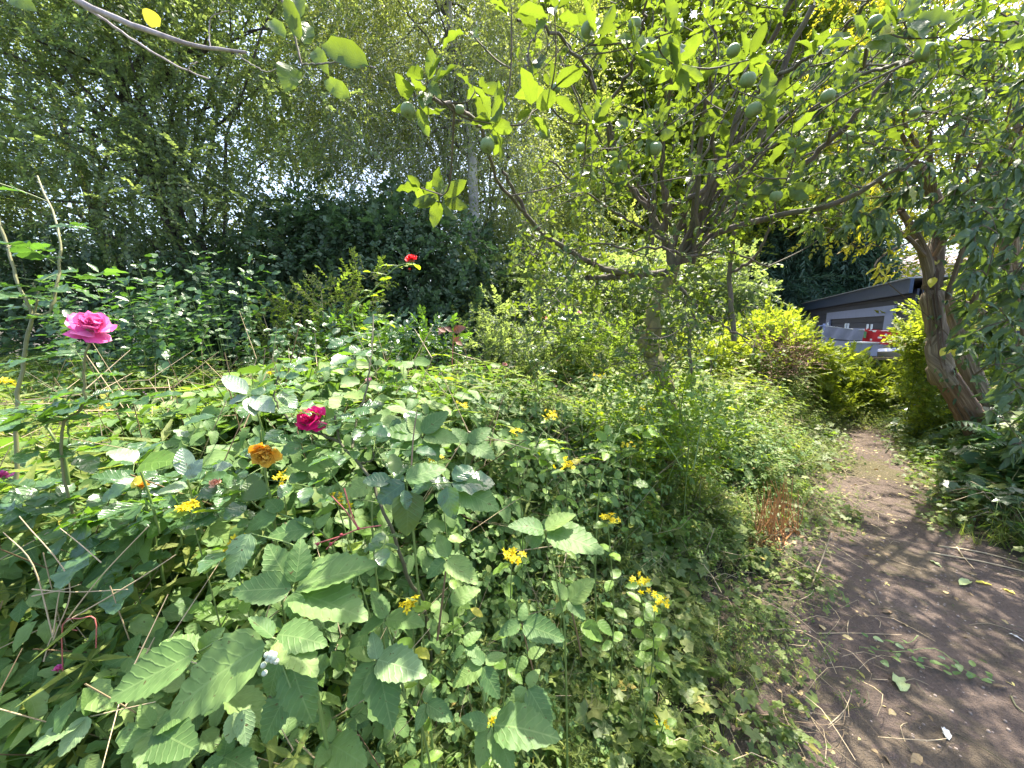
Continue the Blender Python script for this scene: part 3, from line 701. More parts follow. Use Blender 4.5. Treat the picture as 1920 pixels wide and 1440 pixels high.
GAPS = [(470, 60, 70, 45), (535, 345, 50, 45), (400, 410, 35, 22), (275, 170, 22, 30), (420, 230, 30, 30), (700, 340, 40, 22), (740, 30, 14, 14), (610, 60, 30, 22), (350, 265, 25, 14)]
back_tree('small_leaved_tree', 'tall small leaved tree filling the upper left with sky showing through', 'tree', (-4.6, 6.6),
          [(-250, 330, -200, 430, 4.6, 6.5), (250, 620, -180, 400, 5.2, 7.2)], 320, .5, 27, SP_small, L_tree, B_dark, .13, holes=GAPS, hang=.35, branches=34)
back_tree('spreading_tree', 'second small leaved tree behind the pink rose with sunlit yellow green sprays', 'tree', (-6.8, 7.8),
          [(-300, 480, -150, 470, 6.8, 8.4)], 110, .6, 24, SP_small, L_birch, B_dark, .12, hang=.3, holes=GAPS, branches=14)
bb = at(890, 640, 7.0)
back_tree('birch_tree', 'birch with pale grey bark and fine hanging foliage behind the ivy covered hedge', 'tree', (bb[0], bb[1]),
          [(600, 1010, -150, 390, 6.0, 7.8), (760, 1000, 380, 480, 7.2, 7.8)], 240, .5, 30, SP_birch, L_birch, B_birch, .115, hang=.5, holes=GAPS + [(888, 355, 24, 65)],
          trunk_pts=[at(893, 640, 7.0), at(888, 420, 7.0), at(880, 260, 6.95), at(850, 90, 6.9), at(835, -80, 6.9)], branches=20, branchm=B_dark)
back_tree('tall_tree', 'sunlit tree with yellow green leaves far behind the apple tree', 'tree', (5.2, 14.5),
          [(980, 1640, -150, 380, 13, 16), (980, 1360, 380, 500, 13, 16)], 420, 1.15, 46, SP_yel, L_sunny, B_dark, .2, S=1.7, holes=[(1330, 20, 50, 32)], branches=30)
back_tree('hedgerow_tree', 'dull green tree standing between the birch and the apple tree', 'tree', (.6, 9.4),
          [(430, 1120, -150, 450, 8.2, 10.4), (430, 1320, 450, 620, 8.2, 10.4)], 300, .65, 36, SP_small, L_birch, B_dark, .13, S=1.3, holes=[(700, 320, 60, 40), (535, 345, 45, 35)], branches=16)
back_tree('yellowing_tree', 'thin tree with yellowing leaves and sky between its twigs at the far right', 'tree', (11.5, 9.2),
          [(1560, 2050, -120, 420, 8.0, 9.8), (1750, 2050, 400, 700, 7.2, 8.6)], 150, .6, 20, SP_yel, L_yellowtree, B_budd, .10, S=1.1,
          holes=[(1880, 385, 60, 35), (1620, 60, 30, 20), (1700, 180, 40, 30), (1800, 230, 40, 26)], branches=34)
# conifer beyond
cb = at(1560, 640, 17)
back_tree('conifer', 'dark blue green conifer hedge tree behind the black shed', 'tree', (cb[0], cb[1]),
          [(1330, 1640, 430, 590, 15.5, 18.5), (1380, 1600, 330, 440, 16, 18)], 150, 1.0, 30, SP_con, L_conifer, B_dark, .2, S=1.8, hang=.7, branches=10)

# dark hedge: shrubs of ivy and holly along the back
def hedge(name, label, base, region, n, sprays, mat, S=1.0, rc=.42, per=26):
    root = thing(name, label, 'hedge shrub', (base[0], base[1], 0))
    P = []; Dd = []
    for (px0, px1, py0, py1, d0, d1, k) in region:
        c = [at(R.uniform(px0, px1), py0 + (py1 - py0) * R.rand(), R.uniform(d0, d1)) for _ in range(k)]
        c = [q for q in c if q[2] > .1]
        if c:
            p, d = clumped(np.array(c), rc * R.uniform(.7, 1.2, len(c)), per, .8, pull=.5); P.append(p); Dd.append(d)
    P = np.vstack(P); Dd = np.vstack(Dd); m = P[:, 2] > .05; P = P[m]; Dd = Dd[m]
    mb = SC(); crown(mb, sprays, P, Dd, S, .3); mb.build('foliage', [mat, B_dark], root, kind='stuff')
    for _ in range(6):
        b0 = np.array([base[0] + R.normal(0, .4), base[1] + R.normal(0, .25), 0]); t_ = P[R.randint(len(P))]
        mb = MB(); limb_to(mb, b0, t_, .03, .006, 8, 5); mb.build('stem', B_dark, root)
    return root
h1 = at(650, 640, 6.2)
hedge('ivy_hedge', 'dark domed mass of ivy and holly in the middle behind the red rose', h1,
      [(500, 900, 440, 700, 5.8, 6.9, 120), (560, 790, 385, 460, 6.0, 6.8, 34), (480, 960, 430, 640, 6.9, 7.4, 50)], 0, SP_ivy, L_dark)
h2 = at(200, 640, 5.6)
hedge('shade_hedge', 'deeply shaded dark hedge behind the oval leaved shrub at left', h2,
      [(-260, 520, 470, 720, 5.4, 6.6, 110), (-100, 480, 440, 560, 6.4, 7.2, 40)], 0, SP_ivy, L_dark)
h3 = at(1050, 640, 6.6)
hedge('bushy_hedge', 'green hedge of mixed leaves seen low through the apple branches', h3,
      [(880, 1250, 500, 720, 6.0, 7.4, 80), (1150, 1420, 500, 660, 7.2, 8.6, 46)], 0, SP_ivy, L_tree)
# ------------------------------------------------------------------ sunny shrubs beyond the meadow
def shrub(name, label, cat, base, region, sprays, mat, S=1.0, rc=.25, per=16, stems=8, hang=.1, stemmat=None, stemr=.012):
    root = thing(name, label, cat, (base[0], base[1], 0)); P = []; Dd = []
    for (px0, px1, py0, py1, d0, d1, k) in region:
        c = np.array([at(R.uniform(px0, px1), R.uniform(py0, py1), R.uniform(d0, d1)) for _ in range(k)]); c = c[c[:, 2] > .1]
        p, d = clumped(c, rc * R.uniform(.7, 1.2, len(c)), per, .8, pull=.4); P.append(p); Dd.append(d)
    P = np.vstack(P); Dd = np.vstack(Dd); m = P[:, 2] > .04; P = P[m]; Dd = Dd[m]
    mb = SC(); crown(mb, sprays, P, Dd + np.array([0, 0, .5]), S, hang); mb.build('foliage', [mat, stemmat or S_green], root, kind='stuff')
    for _ in range(stems):
        t_ = P[R.randint(len(P))]; b0 = np.array([base[0] * .6 + t_[0] * .4 + R.normal(0, .1), base[1] * .6 + t_[1] * .4 + R.normal(0, .1), 0.02])
        mb = MB(); limb_to(mb, b0, t_, stemr, .003, 7, 4); mb.build('stem', stemmat or S_green, root)
    return root
SP_leafy = [spray(12, .26, T_mid, .065, droop=.05, seed=i + 60, up=.2) for i in range(5)]
SP_leafy_s = [spray(12, .20, T_far, .045, droop=.05, seed=i + 70, up=.2) for i in range(5)]
SP_dry = [spray(6, .30, T_far, .03, droop=.1, seed=i + 80) for i in range(4)]
g = at(1420, 700, 6.2)
shrub('sunny_shrub', 'yellow green leafy shrub in sun left of the path end below the shed', 'shrub', (g[0], g[1]),
      [(1300, 1500, 640, 770, 5.6, 6.8, 95), (1400, 1490, 612, 640, 6.0, 6.8, 16), (1500, 1570, 665, 780, 6.0, 6.8, 24), (1250, 1420, 650, 760, 6.2, 7.2, 35)], SP_leafy, L_sunny, rc=.2, per=20)
g = at(1650, 740, 6.9)
shrub('young_ash_clump', 'bright clump of leafy stems closing the end of the path in front of the table', 'shrub', (g[0], g[1]),
      [(1545, 1720, 712, 790, 6.3, 7.2, 60), (1575, 1595, 665, 700, 6.6, 7, 5), (1600, 1700, 700, 715, 6.4, 7, 14)], SP_leafy, L_sunny, S=.85, rc=.17, per=20)
g = at(1735, 700, 4.9)
shrub('climbing_shrub', 'yellow green climber heaped against the left side of the old trunk', 'shrub', (g[0], g[1]),
      [(1710, 1765, 620, 800, 4.7, 5.2, 42), (1725, 1760, 580, 640, 4.8, 5.0, 7), (1765, 1900, 520, 880, 5.0, 5.6, 70)], SP_leafy_s, L_sunny, rc=.15, per=18)
g = at(1240, 760, 2.5)
shrub('leafy_clump', 'sunlit clump of small leaves hiding the foot of the apple trunk', 'shrub', (g[0], g[1]),
      [(1090, 1380, 770, 880, 2.3, 2.9, 36), (1160, 1310, 735, 775, 2.6, 2.9, 8)], SP_leafy_s, L_hyper, S=.8, rc=.13, per=8, stems=5, stemr=.004)
g = at(1470, 690, 5.4)
shrub('dried_shrub', 'small patch of reddish brown dried twigs inside the sunny shrubs', 'shrub', (g[0], g[1]),
      [(1440, 1500, 650, 705, 5.2, 5.5, 16)], SP_dry, plain('dried brown leaf', (.22, .12, .08), rough=.8), rc=.12, per=16, stemmat=S_brown, stems=14, stemr=.006)
g = at(1080, 650, 5.2)
shrub('bright_holly', 'bright green young shrub low beside the apple trunk', 'shrub', (g[0], g[1]),
      [(1060, 1200, 610, 700, 4.6, 5.4, 26)], SP_leafy_s, L_herb, rc=.2, per=15)
g = at(960, 690, 4.6)
shrub('tangled_shrub', 'tangle of small round leaves and thin stems under the ivy hedge', 'shrub', (g[0], g[1]),
      [(860, 1080, 590, 740, 4.2, 5.2, 46)], SP_leafy_s, L_tree, rc=.2, per=13, stems=14)
g = at(700, 690, 4.3)
shrub('dog_rose_thicket', 'arching blue green leaved briar in front of the dark hedge centre', 'shrub', (g[0], g[1]),
      [(560, 860, 610, 740, 3.9, 4.8, 50)], SP_leafy, L_rose, S=.9, rc=.2, per=12, stems=14)
g = at(620, 560, 4.6)
shrub('elder_bush', 'pale speckled bush rising before the ivy hedge left of the red rose', 'shrub', (g[0], g[1]),
      [(490, 700, 520, 680, 4.4, 5.2, 34)], SP_leafy_s, L_herb, rc=.2, per=11, stems=14, stemmat=S_dry)

# ------------------------------------------------------------------ oval leaved shrub (left)
def oval_shrub(label, region, n, base, sz=.085):
    root = thing('laurel_shrub', label, 'shrub', (base[0], base[1], 0), 'oval leaved shrubs before the shade hedge'); Lv = Leaves()
    for k in range(n):
        px = R.uniform(region[0], region[1]); py = region[2] + (region[3] - region[2]) * R.rand() ** 1.1; d = R.uniform(region[4], region[5])
        tip = at(px, py, d); b0 = np.array([tip[0] * .75 + base[0] * .25, tip[1] + R.uniform(.1, .5), 0.0])
        p = curve([b0, (b0 + tip) / 2 + np.array([0, .05, .25]), tip], 12)
        if k < 26: mb = MB(); mb.tube(p, np.linspace(.008, .002, len(p)), 4); mb.build('stem', S_green, root)
        m = 8
        side = rv3(); 
        for i in range(m):
            q = p[-1 - i // 2] if i < 10 else p[-6]
            ax_ = nrm(p[-1] - p[-3]); s_ = nrm(np.cross(ax_, side)) * (1 if i % 2 else -1)
            dd = nrm(s_ * .9 + ax_ * .35 + np.array([0, -.25, -.05]) + R.normal(0, .25, 3))
            nn = nrm(np.array([0, -.35, 1]) + R.normal(0, .35, 3))
            Lv.add(q - ax_ * R.uniform(0, .04), dd, nn, sz * R.uniform(.7, 1.2), T_oval[R.randint(3)], L_laurel)
    Lv.finish(root, 300, 13)
oval_shrub('oval leaved green shrub right behind the pink rose at the left', (60, 330, 500, 690, 3.0, 3.7), 75, at(150, 680, 3.5))
oval_shrub('oval leaved green shrub between the pink rose and the ivy hedge', (250, 520, 470, 680, 3.3, 4.1), 85, at(400, 680, 3.8))
oval_shrub('low blue green oval leaved shrub under the ivy hedge centre', (500, 760, 600, 720, 3.2, 4.0), 45, at(640, 700, 3.6))

# ------------------------------------------------------------------ apple tree
apple = thing('apple_tree', 'old apple tree with low spreading limbs and green apples beside the path', 'tree', tuple(ground_pt := at(1262, 985, 3.05)))
apple.location.z = 0
def limb(pts, r0, r1, mat, root, k=8, name='branch', n=26, j=.006):
    p = curve([at(*q) for q in pts], n); p = jitter(p, j); mb = MB(); mb.tube(p, np.linspace(r0, r1, len(p)), k); mb.build(name, mat, root); return p
tk = limb([(1275, 1010, 3.05), (1262, 860, 3.05), (1245, 730, 3.0), (1222, 645, 3.0), (1236, 560, 3.0), (1264, 500, 3.0)], .084, .05, B_trunk, apple, 12, 'trunk', 40, .008)
mb = MB(); p = curve([at(1222, 660, 3.0), at(1205, 640, 2.95), at(1200, 610, 2.93)], 6); mb.tube(p, [.06, .055, .05, .042, .036, .03, .03][:len(p)], 9, cap=True); mb.build('branch', B_trunk, apple)
limbs = [tk]
fan = []
for k in range(16):
    x0 = R.uniform(1262, 1300); ex = R.uniform(1290, 1700); ey = R.uniform(-20, 170) if ex < 1550 else R.uniform(60, 230); de = R.uniform(1.9, 2.8)
    m_ = R.uniform(.35, .6); fan.append(([(x0, R.uniform(430, 495), 2.97), (x0 + (ex - x0) * m_ * .75, 470 + (ey - 470) * m_, 2.95 + (de - 2.95) * m_), (ex, ey, de)], R.uniform(.011, .02), .004))
for k in range(8):
    ex = R.uniform(1000, 1290); ey = R.uniform(120, 330); de = R.uniform(2.0, 2.8); fan.append(([(1240 + R.uniform(-40, 20), R.uniform(380, 470), 2.9), ((1240 + ex) / 2, (430 + ey) / 2 + 20, 2.7), (ex, ey, de)], .011, .004))
LB = [([(1264, 505, 3), (1250, 455, 2.95), (1237, 432, 2.93), (1215, 385, 2.9), (1188, 362, 2.85), (1162, 328, 2.8), (1150, 270, 2.7), (1133, 210, 2.6), (1105, 130, 2.5)], .034, .012),
      ([(1240, 438, 2.93), (1256, 395, 2.85), (1268, 378, 2.8), (1310, 365, 2.7), (1345, 320, 2.6), (1395, 180, 2.4), (1440, 90, 2.2), (1490, -10, 2.0)], .026, .012),
      ([(1266, 500, 3), (1300, 430, 2.9), (1325, 370, 2.8), (1390, 310, 2.6), (1428, 250, 2.5), (1460, 140, 2.3), (1525, 10, 2.1)], .032, .014),
      ([(1262, 508, 3), (1215, 512, 2.95), (1150, 508, 2.85), (1105, 492, 2.75), (1060, 468, 2.6), (1022, 440, 2.5), (985, 398, 2.35), (958, 350, 2.2), (942, 322, 2.1)], .028, .008),
      ([(1275, 490, 3), (1340, 440, 2.9), (1440, 408, 2.7), (1560, 385, 2.4), (1660, 330, 2.2), (1720, 300, 2.1)], .03, .008),
      ([(1300, 440, 2.9), (1400, 380, 2.7), (1480, 330, 2.5), (1552, 268, 2.3), (1620, 200, 2.1), (1672, 138, 2.0)], .024, .008),
      ([(1264, 525, 3), (1300, 568, 2.95), (1345, 602, 2.9), (1405, 637, 2.8)], .015, .006),
      ([(1376, 640, 3.4), (1368, 520, 3.4), (1374, 450, 3.3), (1380, 380, 3.2), (1400, 280, 3.0)], .022, .008),
      ([(1370, 512, 3.4), (1405, 492, 3.3), (1432, 455, 3.2), (1448, 410, 3.1), (1455, 370, 3.0)], .017, .006),
      ([(985, 398, 2.35), (935, 345, 2.0), (905, 255, 1.6), (880, 215, 1.3), (830, 195, 1.1), (775, 175, 1.0)], .010, .004),
      ([(1150, 300, 2.7), (1115, 160, 2.2), (1095, 118, 1.9), (1060, 80, 1.75), (1020, 50, 1.65), (970, 38, 1.55)], .011, .005),
      ([(985, 175, 1.7), (990, 100, 1.7), (1005, 55, 1.72)], .005, .003),
      ([(1133, 210, 2.6), (1180, 130, 2.2), (1205, 60, 1.9), (1210, -20, 1.7)], .011, .005),
      ([(1345, 320, 2.6), (1330, 210, 2.3), (1340, 90, 2.0), (1335, -20, 1.8)], .012, .005),
      ([(1250, 430, 2.9), (1240, 300, 2.5), (1255, 180, 2.2), (1250, 60, 1.9), (1240, -30, 1.7)], .013, .005),
      ([(1552, 268, 2.3), (1600, 150, 1.8), (1650, 60, 1.4), (1700, 10, 1.2)], .010, .005),
      ([(1590, 150, 1.7), (1660, 128, 1.5), (1700, 118, 1.35), (1745, 100, 1.2)], .008, .004),
      ([(1460, 140, 2.3), (1560, 80, 1.9), (1640, -20, 1.6)], .012, .005),
      ([(1340, 440, 2.9), (1300, 480, 2.8), (1240, 465, 2.6), (1180, 470, 2.5), (1120, 455, 2.4), (1060, 475, 2.4)], .012, .004),
      ([(1264, 500, 3), (1310, 480, 3.1), (1370, 475, 3.2), (1440, 500, 3.3)], .016, .006),
      ([(1215, 512, 2.95), (1150, 520, 2.9), (1100, 520, 2.85)], .026, .022),
      ([(1300, 720, 3.1), (1292, 640, 3.1), (1300, 590, 3.1), (1285, 540, 3.05)], .014, .010)]
for pts, r0, r1 in LB + fan: limbs.append(limb(pts, r0, r1, B_apple, apple))
allp = np.vstack(limbs[1:]); Lv = Leaves(); spurs = MB(); nsp = [0]
def rosette(c, n, ls, toward=None, mat=None, attach=True):
    global allp
    c = np.asarray(c, float)
    if attach:
        dd_ = np.linalg.norm(allp - c, axis=1); dd_[allp[:, 2] > c[2] + .15] += .5
        cand = np.where(dd_ < dd_.min() * 1.15 + .03)[0]; a = allp[cand[R.randint(len(cand))]]; L = np.linalg.norm(c - a); ax_ = nrm(c - a) if L > 1e-3 else np.array([0, 0, 1.0])
        p = curve([a, (a + c) / 2 + R.normal(0, .07 * L + .002, 3) - np.array([0, 0, .06 * L]), c], 8); allp = np.vstack([allp, p[2:]])
        mb_ = MB() if L > .3 and nsp[0] < 150 else spurs
        mb_.tube(p, np.linspace(.0022 + .006 * min(1, L), .002, len(p)), 5 if mb_ is not spurs else 3)
        if mb_ is not spurs: mb_.build('twig', B_apple, apple); nsp[0] += 1
    else: ax_ = np.array([0, 0, 1.0])
    ax_ = nrm(ax_ + np.array([0, 0, .7]))
    s1 = nrm(np.cross(ax_, [.3, .5, .2])); s2 = np.cross(ax_, s1); ph = R.rand() * 6
    for i in range(n):
        a = ph + i * 2.4 + R.normal(0, .2); up_ = R.uniform(-.15, .9)
        d = nrm(s1 * math.cos(a) + s2 * math.sin(a) + ax_ * up_)
        nn = nrm(ax_ * 1.0 - d * .4 + R.normal(0, .3, 3))
        Lv.add(c + d * .006 - ax_ * .012 * (i % 3), d, nn, ls * R.uniform(.65, 1.2), T_appl[R.randint(4)], mat or L_apple)
for (px, py, d, lp, n) in [(800, 152, 1.0, 62, 9), (778, 192, 1.0, 52, 5), (925, 232, 1.1, 66, 10), (895, 165, 1.15, 50, 5), (1000, 205, 1.25, 60, 6), (1035, 170, 1.3, 60, 5), (1112, 232, 1.4, 55, 7),
                           (825, 370, 1.35, 50, 9), (790, 352, 1.4, 42, 6), (1120, 68, 1.2, 62, 9), (1190, 88, 1.1, 70, 9), (1262, 60, 1.2, 60, 8), (1265, 122, 1.3, 55, 7), (1405, 112, 1.4, 55, 8), (1440, 190, 1.4, 58, 8),
                           (1540, 92, 1.25, 66, 8), (1622, 72, 1.1, 74, 9), (1700, 40, 1.0, 78, 9), (1765, 70, 1.0, 70, 7), (1840, 40, 1.1, 66, 7), (1890, 80, 1.1, 60, 6), (1480, 262, 1.7, 50, 7), (1350, 225, 1.7, 50, 7),
                           (1300, 160, 1.6, 52, 7), (1232, 250, 1.6, 54, 7), (1180, 240, 1.6, 50, 7), (960, 12, 1.0, 70, 6), (1040, 20, 1.1, 66, 6), (1085, 330, 2.0, 40, 7), (1150, 345, 2.0, 40, 7), (1620, 200, 1.9, 46, 6), (1560, 330, 2.1, 42, 6), (1470, 350, 1.9, 50, 8), (880, 60, .95, 50, 3)]:
    rosette(at(px, py, d), n, lp / FPX * d * (.72 if px > 1480 else .9))
for k in range(520):
    px = R.uniform(960, 1880); top = 350 if px < 1500 else 300
    py = R.uniform(-40, top); d = R.uniform(1.6, 3.0)
    if px < 1080 and py > 150: continue
    rosette(at(px, py, d), R.randint(5, 9), R.uniform(.045, .068))
for k in range(330):
    px = R.uniform(985, 1600); py = R.uniform(300, 640 if px < 1330 else 500); d = R.uniform(2.2, 3.4)
    if px > 1390 and py > 430: continue
    rosette(at(px, py, d), R.randint(4, 8), R.uniform(.045, .07))
for k in range(80):
    rosette(at(R.uniform(1110, 1350), R.uniform(490, 720), R.uniform(2.3, 2.9)), R.randint(3, 7), R.uniform(.04, .06))
for k in range(70):
    rosette(at(R.uniform(955, 1130), R.uniform(400, 620), R.uniform(2.3, 3.0)), R.randint(3, 7), R.uniform(.04, .06))
for k in range(55):
    rosette(at(R.uniform(1170, 1300), R.uniform(520, 720), R.uniform(2.2, 2.8)), R.randint(3, 7), R.uniform(.035, .055))
for k in range(40):
    px = R.uniform(1300, 1480); py = R.uniform(560, 670); d = R.uniform(2.6, 3.1)
    rosette(at(px, py, d), R.randint(2, 5), R.uniform(.04, .06))
Lv.finish(apple, 300, 14); spurs.build('spur', B_apple, apple, kind='stuff')
for (px, py, d, sp_) in [(765, 207, 1.0, 30), (862, 205, 1.05, 19), (914, 272, 1.1, 30), (929, 260, 1.15, 22), (1022, 250, 1.4, 22), (1042, 166, 1.4, 20), (1165, 312, 1.8, 24), (1228, 278, 1.6, 28), (1103, 56, 1.2, 30), (1190, 45, 1.2, 26),
                         (1270, 50, 1.4, 24), (1402, 150, 1.35, 30), (1413, 206, 1.4, 30), (1455, 368, 1.9, 24), (1735, 98, 1.2, 34), (1715, 210, 1.6, 20), (1552, 180, 1.6, 26), (1335, 132, 1.6, 22), (1375, 95, 1.4, 26), (1088, 276, 1.7, 18), (1640, 40, 1.2, 24), (1590, 255, 1.9, 20)]:
    c = at(px, py, d); sz = sp_ / FPX * d * .92
    o = put('apple', T_fruit, M_fruit, c, rv3() * .3 + np.array([1, 0, 0]), nrm(R.normal(0, .35, 3) + np.array([0, 0, 1])), sz, apple, wloc(apple))
    mb = MB(); mb.tube([c + np.array([0, 0, sz * .38]), c + np.array([.004, .002, sz * .38 + .02])], [.0012, .001], 4)
    st = mb.build('stalk', S_green, None); st.data.transform(o.matrix_local.inverted() @ Matrix.Translation(-wloc(apple))); st.parent = o

# branch overhanging at the upper left, nearer the camera
ob = thing('overhanging_branch', 'bare pale branch with a few large green leaves crossing the upper left corner', 'branch', tuple(at(120, -20, 1.25)))
def limb2(pts, r0, r1, mat, root, name='twig', k=6): return limb(pts, r0, r1, mat, root, k, name, 20, .001)
limb2([(60, -60, 1.2), (150, 3, 1.2), (225, 38, 1.2), (290, 62, 1.2), (350, 82, 1.2), (410, 92, 1.2), (462, 98, 1.2)], .011, .004, B_grey, ob, 'branch', 8)
limb2([(140, 0, 1.25), (200, 40, 1.25), (270, 88, 1.27), (330, 122, 1.28), (392, 148, 1.3)], .005, .0022, B_grey, ob)
limb2([(352, 130, 1.28), (360, 120, 1.27), (372, 116, 1.26)], .002, .0012, B_grey, ob)
limb2([(440, 96, 1.2), (470, 120, 1.2), (500, 134, 1.2), (520, 128, 1.18)], .002, .001, B_grey, ob)
limb2([(395, 92, 1.2), (392, 60, 1.2), (398, 30, 1.18), (430, 20, 1.16)], .002, .001, B_grey, ob)
tw = limb2([(520, -40, .95), (532, 10, .95), (552, 65, .93), (566, 122, .92)], .004, .002, B_apple, ob)
limb2([(566, 122, .92), (590, 120, .8), (640, 118, .68), (705, 128, .6)], .002, .001, B_apple, ob)
Lo = Leaves()
def pxleaf(L, b, t, d0, d1, mat, T, flip=.6, jit=.15, wide=1.0):
    a = at(b[0], b[1], d0); c = at(t[0], t[1], d1); D = c - a; S = np.linalg.norm(D)
    view = nrm(CAM - a); nn = nrm(view * (1 - flip) + np.array([0, 0, flip]) + R.normal(0, jit, 3))
    L.add(a, D, nn, S, T, mat)
for b, t, d0, d1, T, m in [((702, 128), (598, 78), .6, .58, T_appl[0], L_apple), ((662, 188), (602, 143), .7, .68, T_appl[1], L_apple), ((300, 50), (262, 12), 1.0, .98, T_heart[0], L_yellow), ((545, 122), (538, 160), .9, .88, T_heart[1], L_apple),
                        ((565, 85), (540, 0), .8, .78, T_appl[2], L_apple), ((570, 90), (578, 30), .85, .85, T_appl[1], L_apple), ((588, 90), (605, 120), .8, .78, T_appl[3], L_apple), ((20, -6), (60, 12), 1, 1, T_heart[0], L_apple),
                        ((540, 75), (500, 32), .9, .9, T_appl[0], L_apple), ((566, 40), (552, -20), .8, .8, T_appl[0], L_apple)]:
    pxleaf(Lo, b, t, d0, d1, m, T, .2, .1)
Lo.finish(ob, 300, 8)

# ------------------------------------------------------------------ old leaning tree on the right with hanging long leaves
bt = thing('buddleia_tree', 'old leaning tree with shredding bark and long hanging leaves right of the path', 'tree', tuple(at(1870, 880, 4.2)))
bt.location.z = 0
trunks = []
def rough_tube(pts, r0, r1, mat, name, k=14, n=40, amp=.12):
    p = curve([at(*q) for q in pts], n); m = len(p); rr = np.linspace(r0, r1, m) * .8
    mb = MB(); mb.tube(p, rr, k); V = mb.v[0]; V = V.reshape(m, k, 3); c = p[:, None]
    ang = np.arange(k) * 2 * PI / k
    fl = 1 + amp * (np.sin(ang * 3 + .8)[None] * .8 + np.sin(ang * 5 + np.linspace(0, 3, m)[:, None]) * .6 + .8 * R.normal(0, .4, (1, k)) + R.normal(0, .12, (m, k)))
    mb.v[0] = (c + (V - c) * fl[..., None] * (1 + .10 * R.normal(0, .5, (m, 1, 1)))).reshape(-1, 3); mb.build(name, mat, bt); trunks.append(p); return p
rough_tube([(1890, 900, 4.2), (1868, 860, 4.2), (1835, 805, 4.2), (1800, 745, 4.15), (1768, 695, 4.1)], .15, .125, B_red, 'trunk')
rough_tube([(1905, 900, 4.35), (1870, 800, 4.4), (1822, 700, 4.4), (1795, 620, 4.4), (1775, 560, 4.35)], .12, .08, B_budd, 'trunk')
rough_tube([(1775, 715, 4.12), (1762, 690, 4.1), (1756, 620, 4.15), (1747, 550, 4.15), (1752, 490, 4.2), (1762, 430, 4.2), (1752, 370, 4.1), (1720, 310, 4.0)], .135, .06, B_budd, 'trunk')
rough_tube([(1748, 540, 4.15), (1735, 480, 4.1), (1712, 430, 4.0), (1690, 396, 3.9)], .07, .035, B_budd, 'branch', 10, 16)
rough_tube([(1735, 480, 4.1), (1695, 440, 3.7), (1640, 420, 3.3), (1580, 405, 3.0), (1520, 400, 2.8)], .03, .010, B_budd, 'branch', 8, 24, .05)
rough_tube([(1720, 450, 3.9), (1670, 470, 3.6), (1640, 500, 3.4), (1670, 535, 3.3)], .014, .005, B_budd, 'branch', 6, 16, .05)
rough_tube([(1800, 565, 4.3), (1840, 585, 4.3), (1880, 620, 4.3), (1930, 660, 4.3)], .045, .06, B_budd, 'branch', 10, 16)
rough_tube([(1905, 800, 4.6), (1895, 680, 4.6), (1890, 560, 4.6), (1882, 440, 4.5), (1858, 330, 4.4), (1830, 200, 4.2)], .075, .03, B_budd, 'trunk')
rough_tube([(1935, 800, 4.8), (1925, 640, 4.7), (1905, 480, 4.6), (1915, 330, 4.4), (1900, 150, 4.2)], .06, .03, B_budd, 'trunk')
for pts in [[(1752, 370), (1700, 270), (1660, 200), (1610, 160)], [(1758, 400), (1745, 300), (1740, 220), (1700, 100)], [(1762, 430), (1790, 330), (1800, 240), (1790, 120)], [(1775, 560), (1810, 450), (1830, 340), (1850, 240), (1840, 90)],
            [(1752, 480), (1800, 400), (1860, 300), (1900, 180)], [(1690, 396), (1660, 350), (1620, 320), (1570, 300)], [(1720, 310), (1650, 280), (1600, 300), (1560, 350)], [(1830, 340), (1880, 300), (1940, 200)], [(1800, 240), (1850, 160), (1930, 60)],
            [(1745, 300), (1700, 240), (1690, 150)], [(1795, 620), (1850, 520), (1900, 450), (1940, 420)]]:
    dd = np.linspace(4.1, 3.3, len(pts)); rough_tube([(*q, d) for q, d in zip(pts, dd)], .035, .007, B_budd, 'branch', 7, 20, .06)
bp = np.vstack(trunks); Lb = Leaves(); tws = MB()
def hang_spray(c, n=8, ls=.12, mat=None):
    global bp
    ex = proj(c)
    if 1715 < ex[0] < 1800 and 430 < ex[1] < 900 or 1740 < ex[0] < 1845 and 660 < ex[1] < 800 or 1800 < ex[0] < 1870 and 800 <= ex[1] < 880: return
    j = np.argmin(np.linalg.norm(bp - c, axis=1)); a = bp[j]; L_ = np.linalg.norm(c - a)
    p = curve([a, (a + c) / 2 + np.array([0, 0, .1 * L_]) + R.normal(0, .05 * L_, 3), c + np.array([0, 0, -.03])], 8); bp = np.vstack([bp, p[2:]])
    tws.tube(p, np.linspace(.005, .0018, len(p)), 3)
    for i in range(n):
        q = p[-1 - i // 2] if i // 2 < len(p) else p[-3]
        a_ = R.rand() * 2 * PI; d = nrm(np.array([math.cos(a_), math.sin(a_) * .8, -R.uniform(.3, 1.8)])); nn = nrm(np.array([-d[0] * .4, -.6, .8]) + R.normal(0, .45, 3))
        Lb.add(q, d, nn, ls * R.uniform(.65, 1.2), T_bud[R.randint(3)], mat or L_budd)
for k in range(330): hang_spray(at(R.uniform(1500, 1960), R.uniform(60, 430), R.uniform(2.5, 4.3)))
for k in range(95): hang_spray(np.array([R.uniform(2.0, 5.5), R.uniform(1.2, 3.8), R.uniform(3.2, 4.4)]))
for k in range(210): hang_spray(at(R.uniform(1790, 1960), R.uniform(300, 860), R.uniform(2.4, 4.0)), 8, .12)
for k in range(14): hang_spray(at(R.uniform(1745, 1830), R.uniform(480, 760), R.uniform(3.7, 4.0)), 4, .11)
for k in range(26): hang_spray(at(R.uniform(1640, 1960), R.uniform(-20, 200), R.uniform(2.0, 3.2)), 7, .12)
for k in range(40): hang_spray(at(R.uniform(1580, 1760), R.uniform(340, 475), R.uniform(3.2, 4.6)), 8, .07, L_yellowtree)
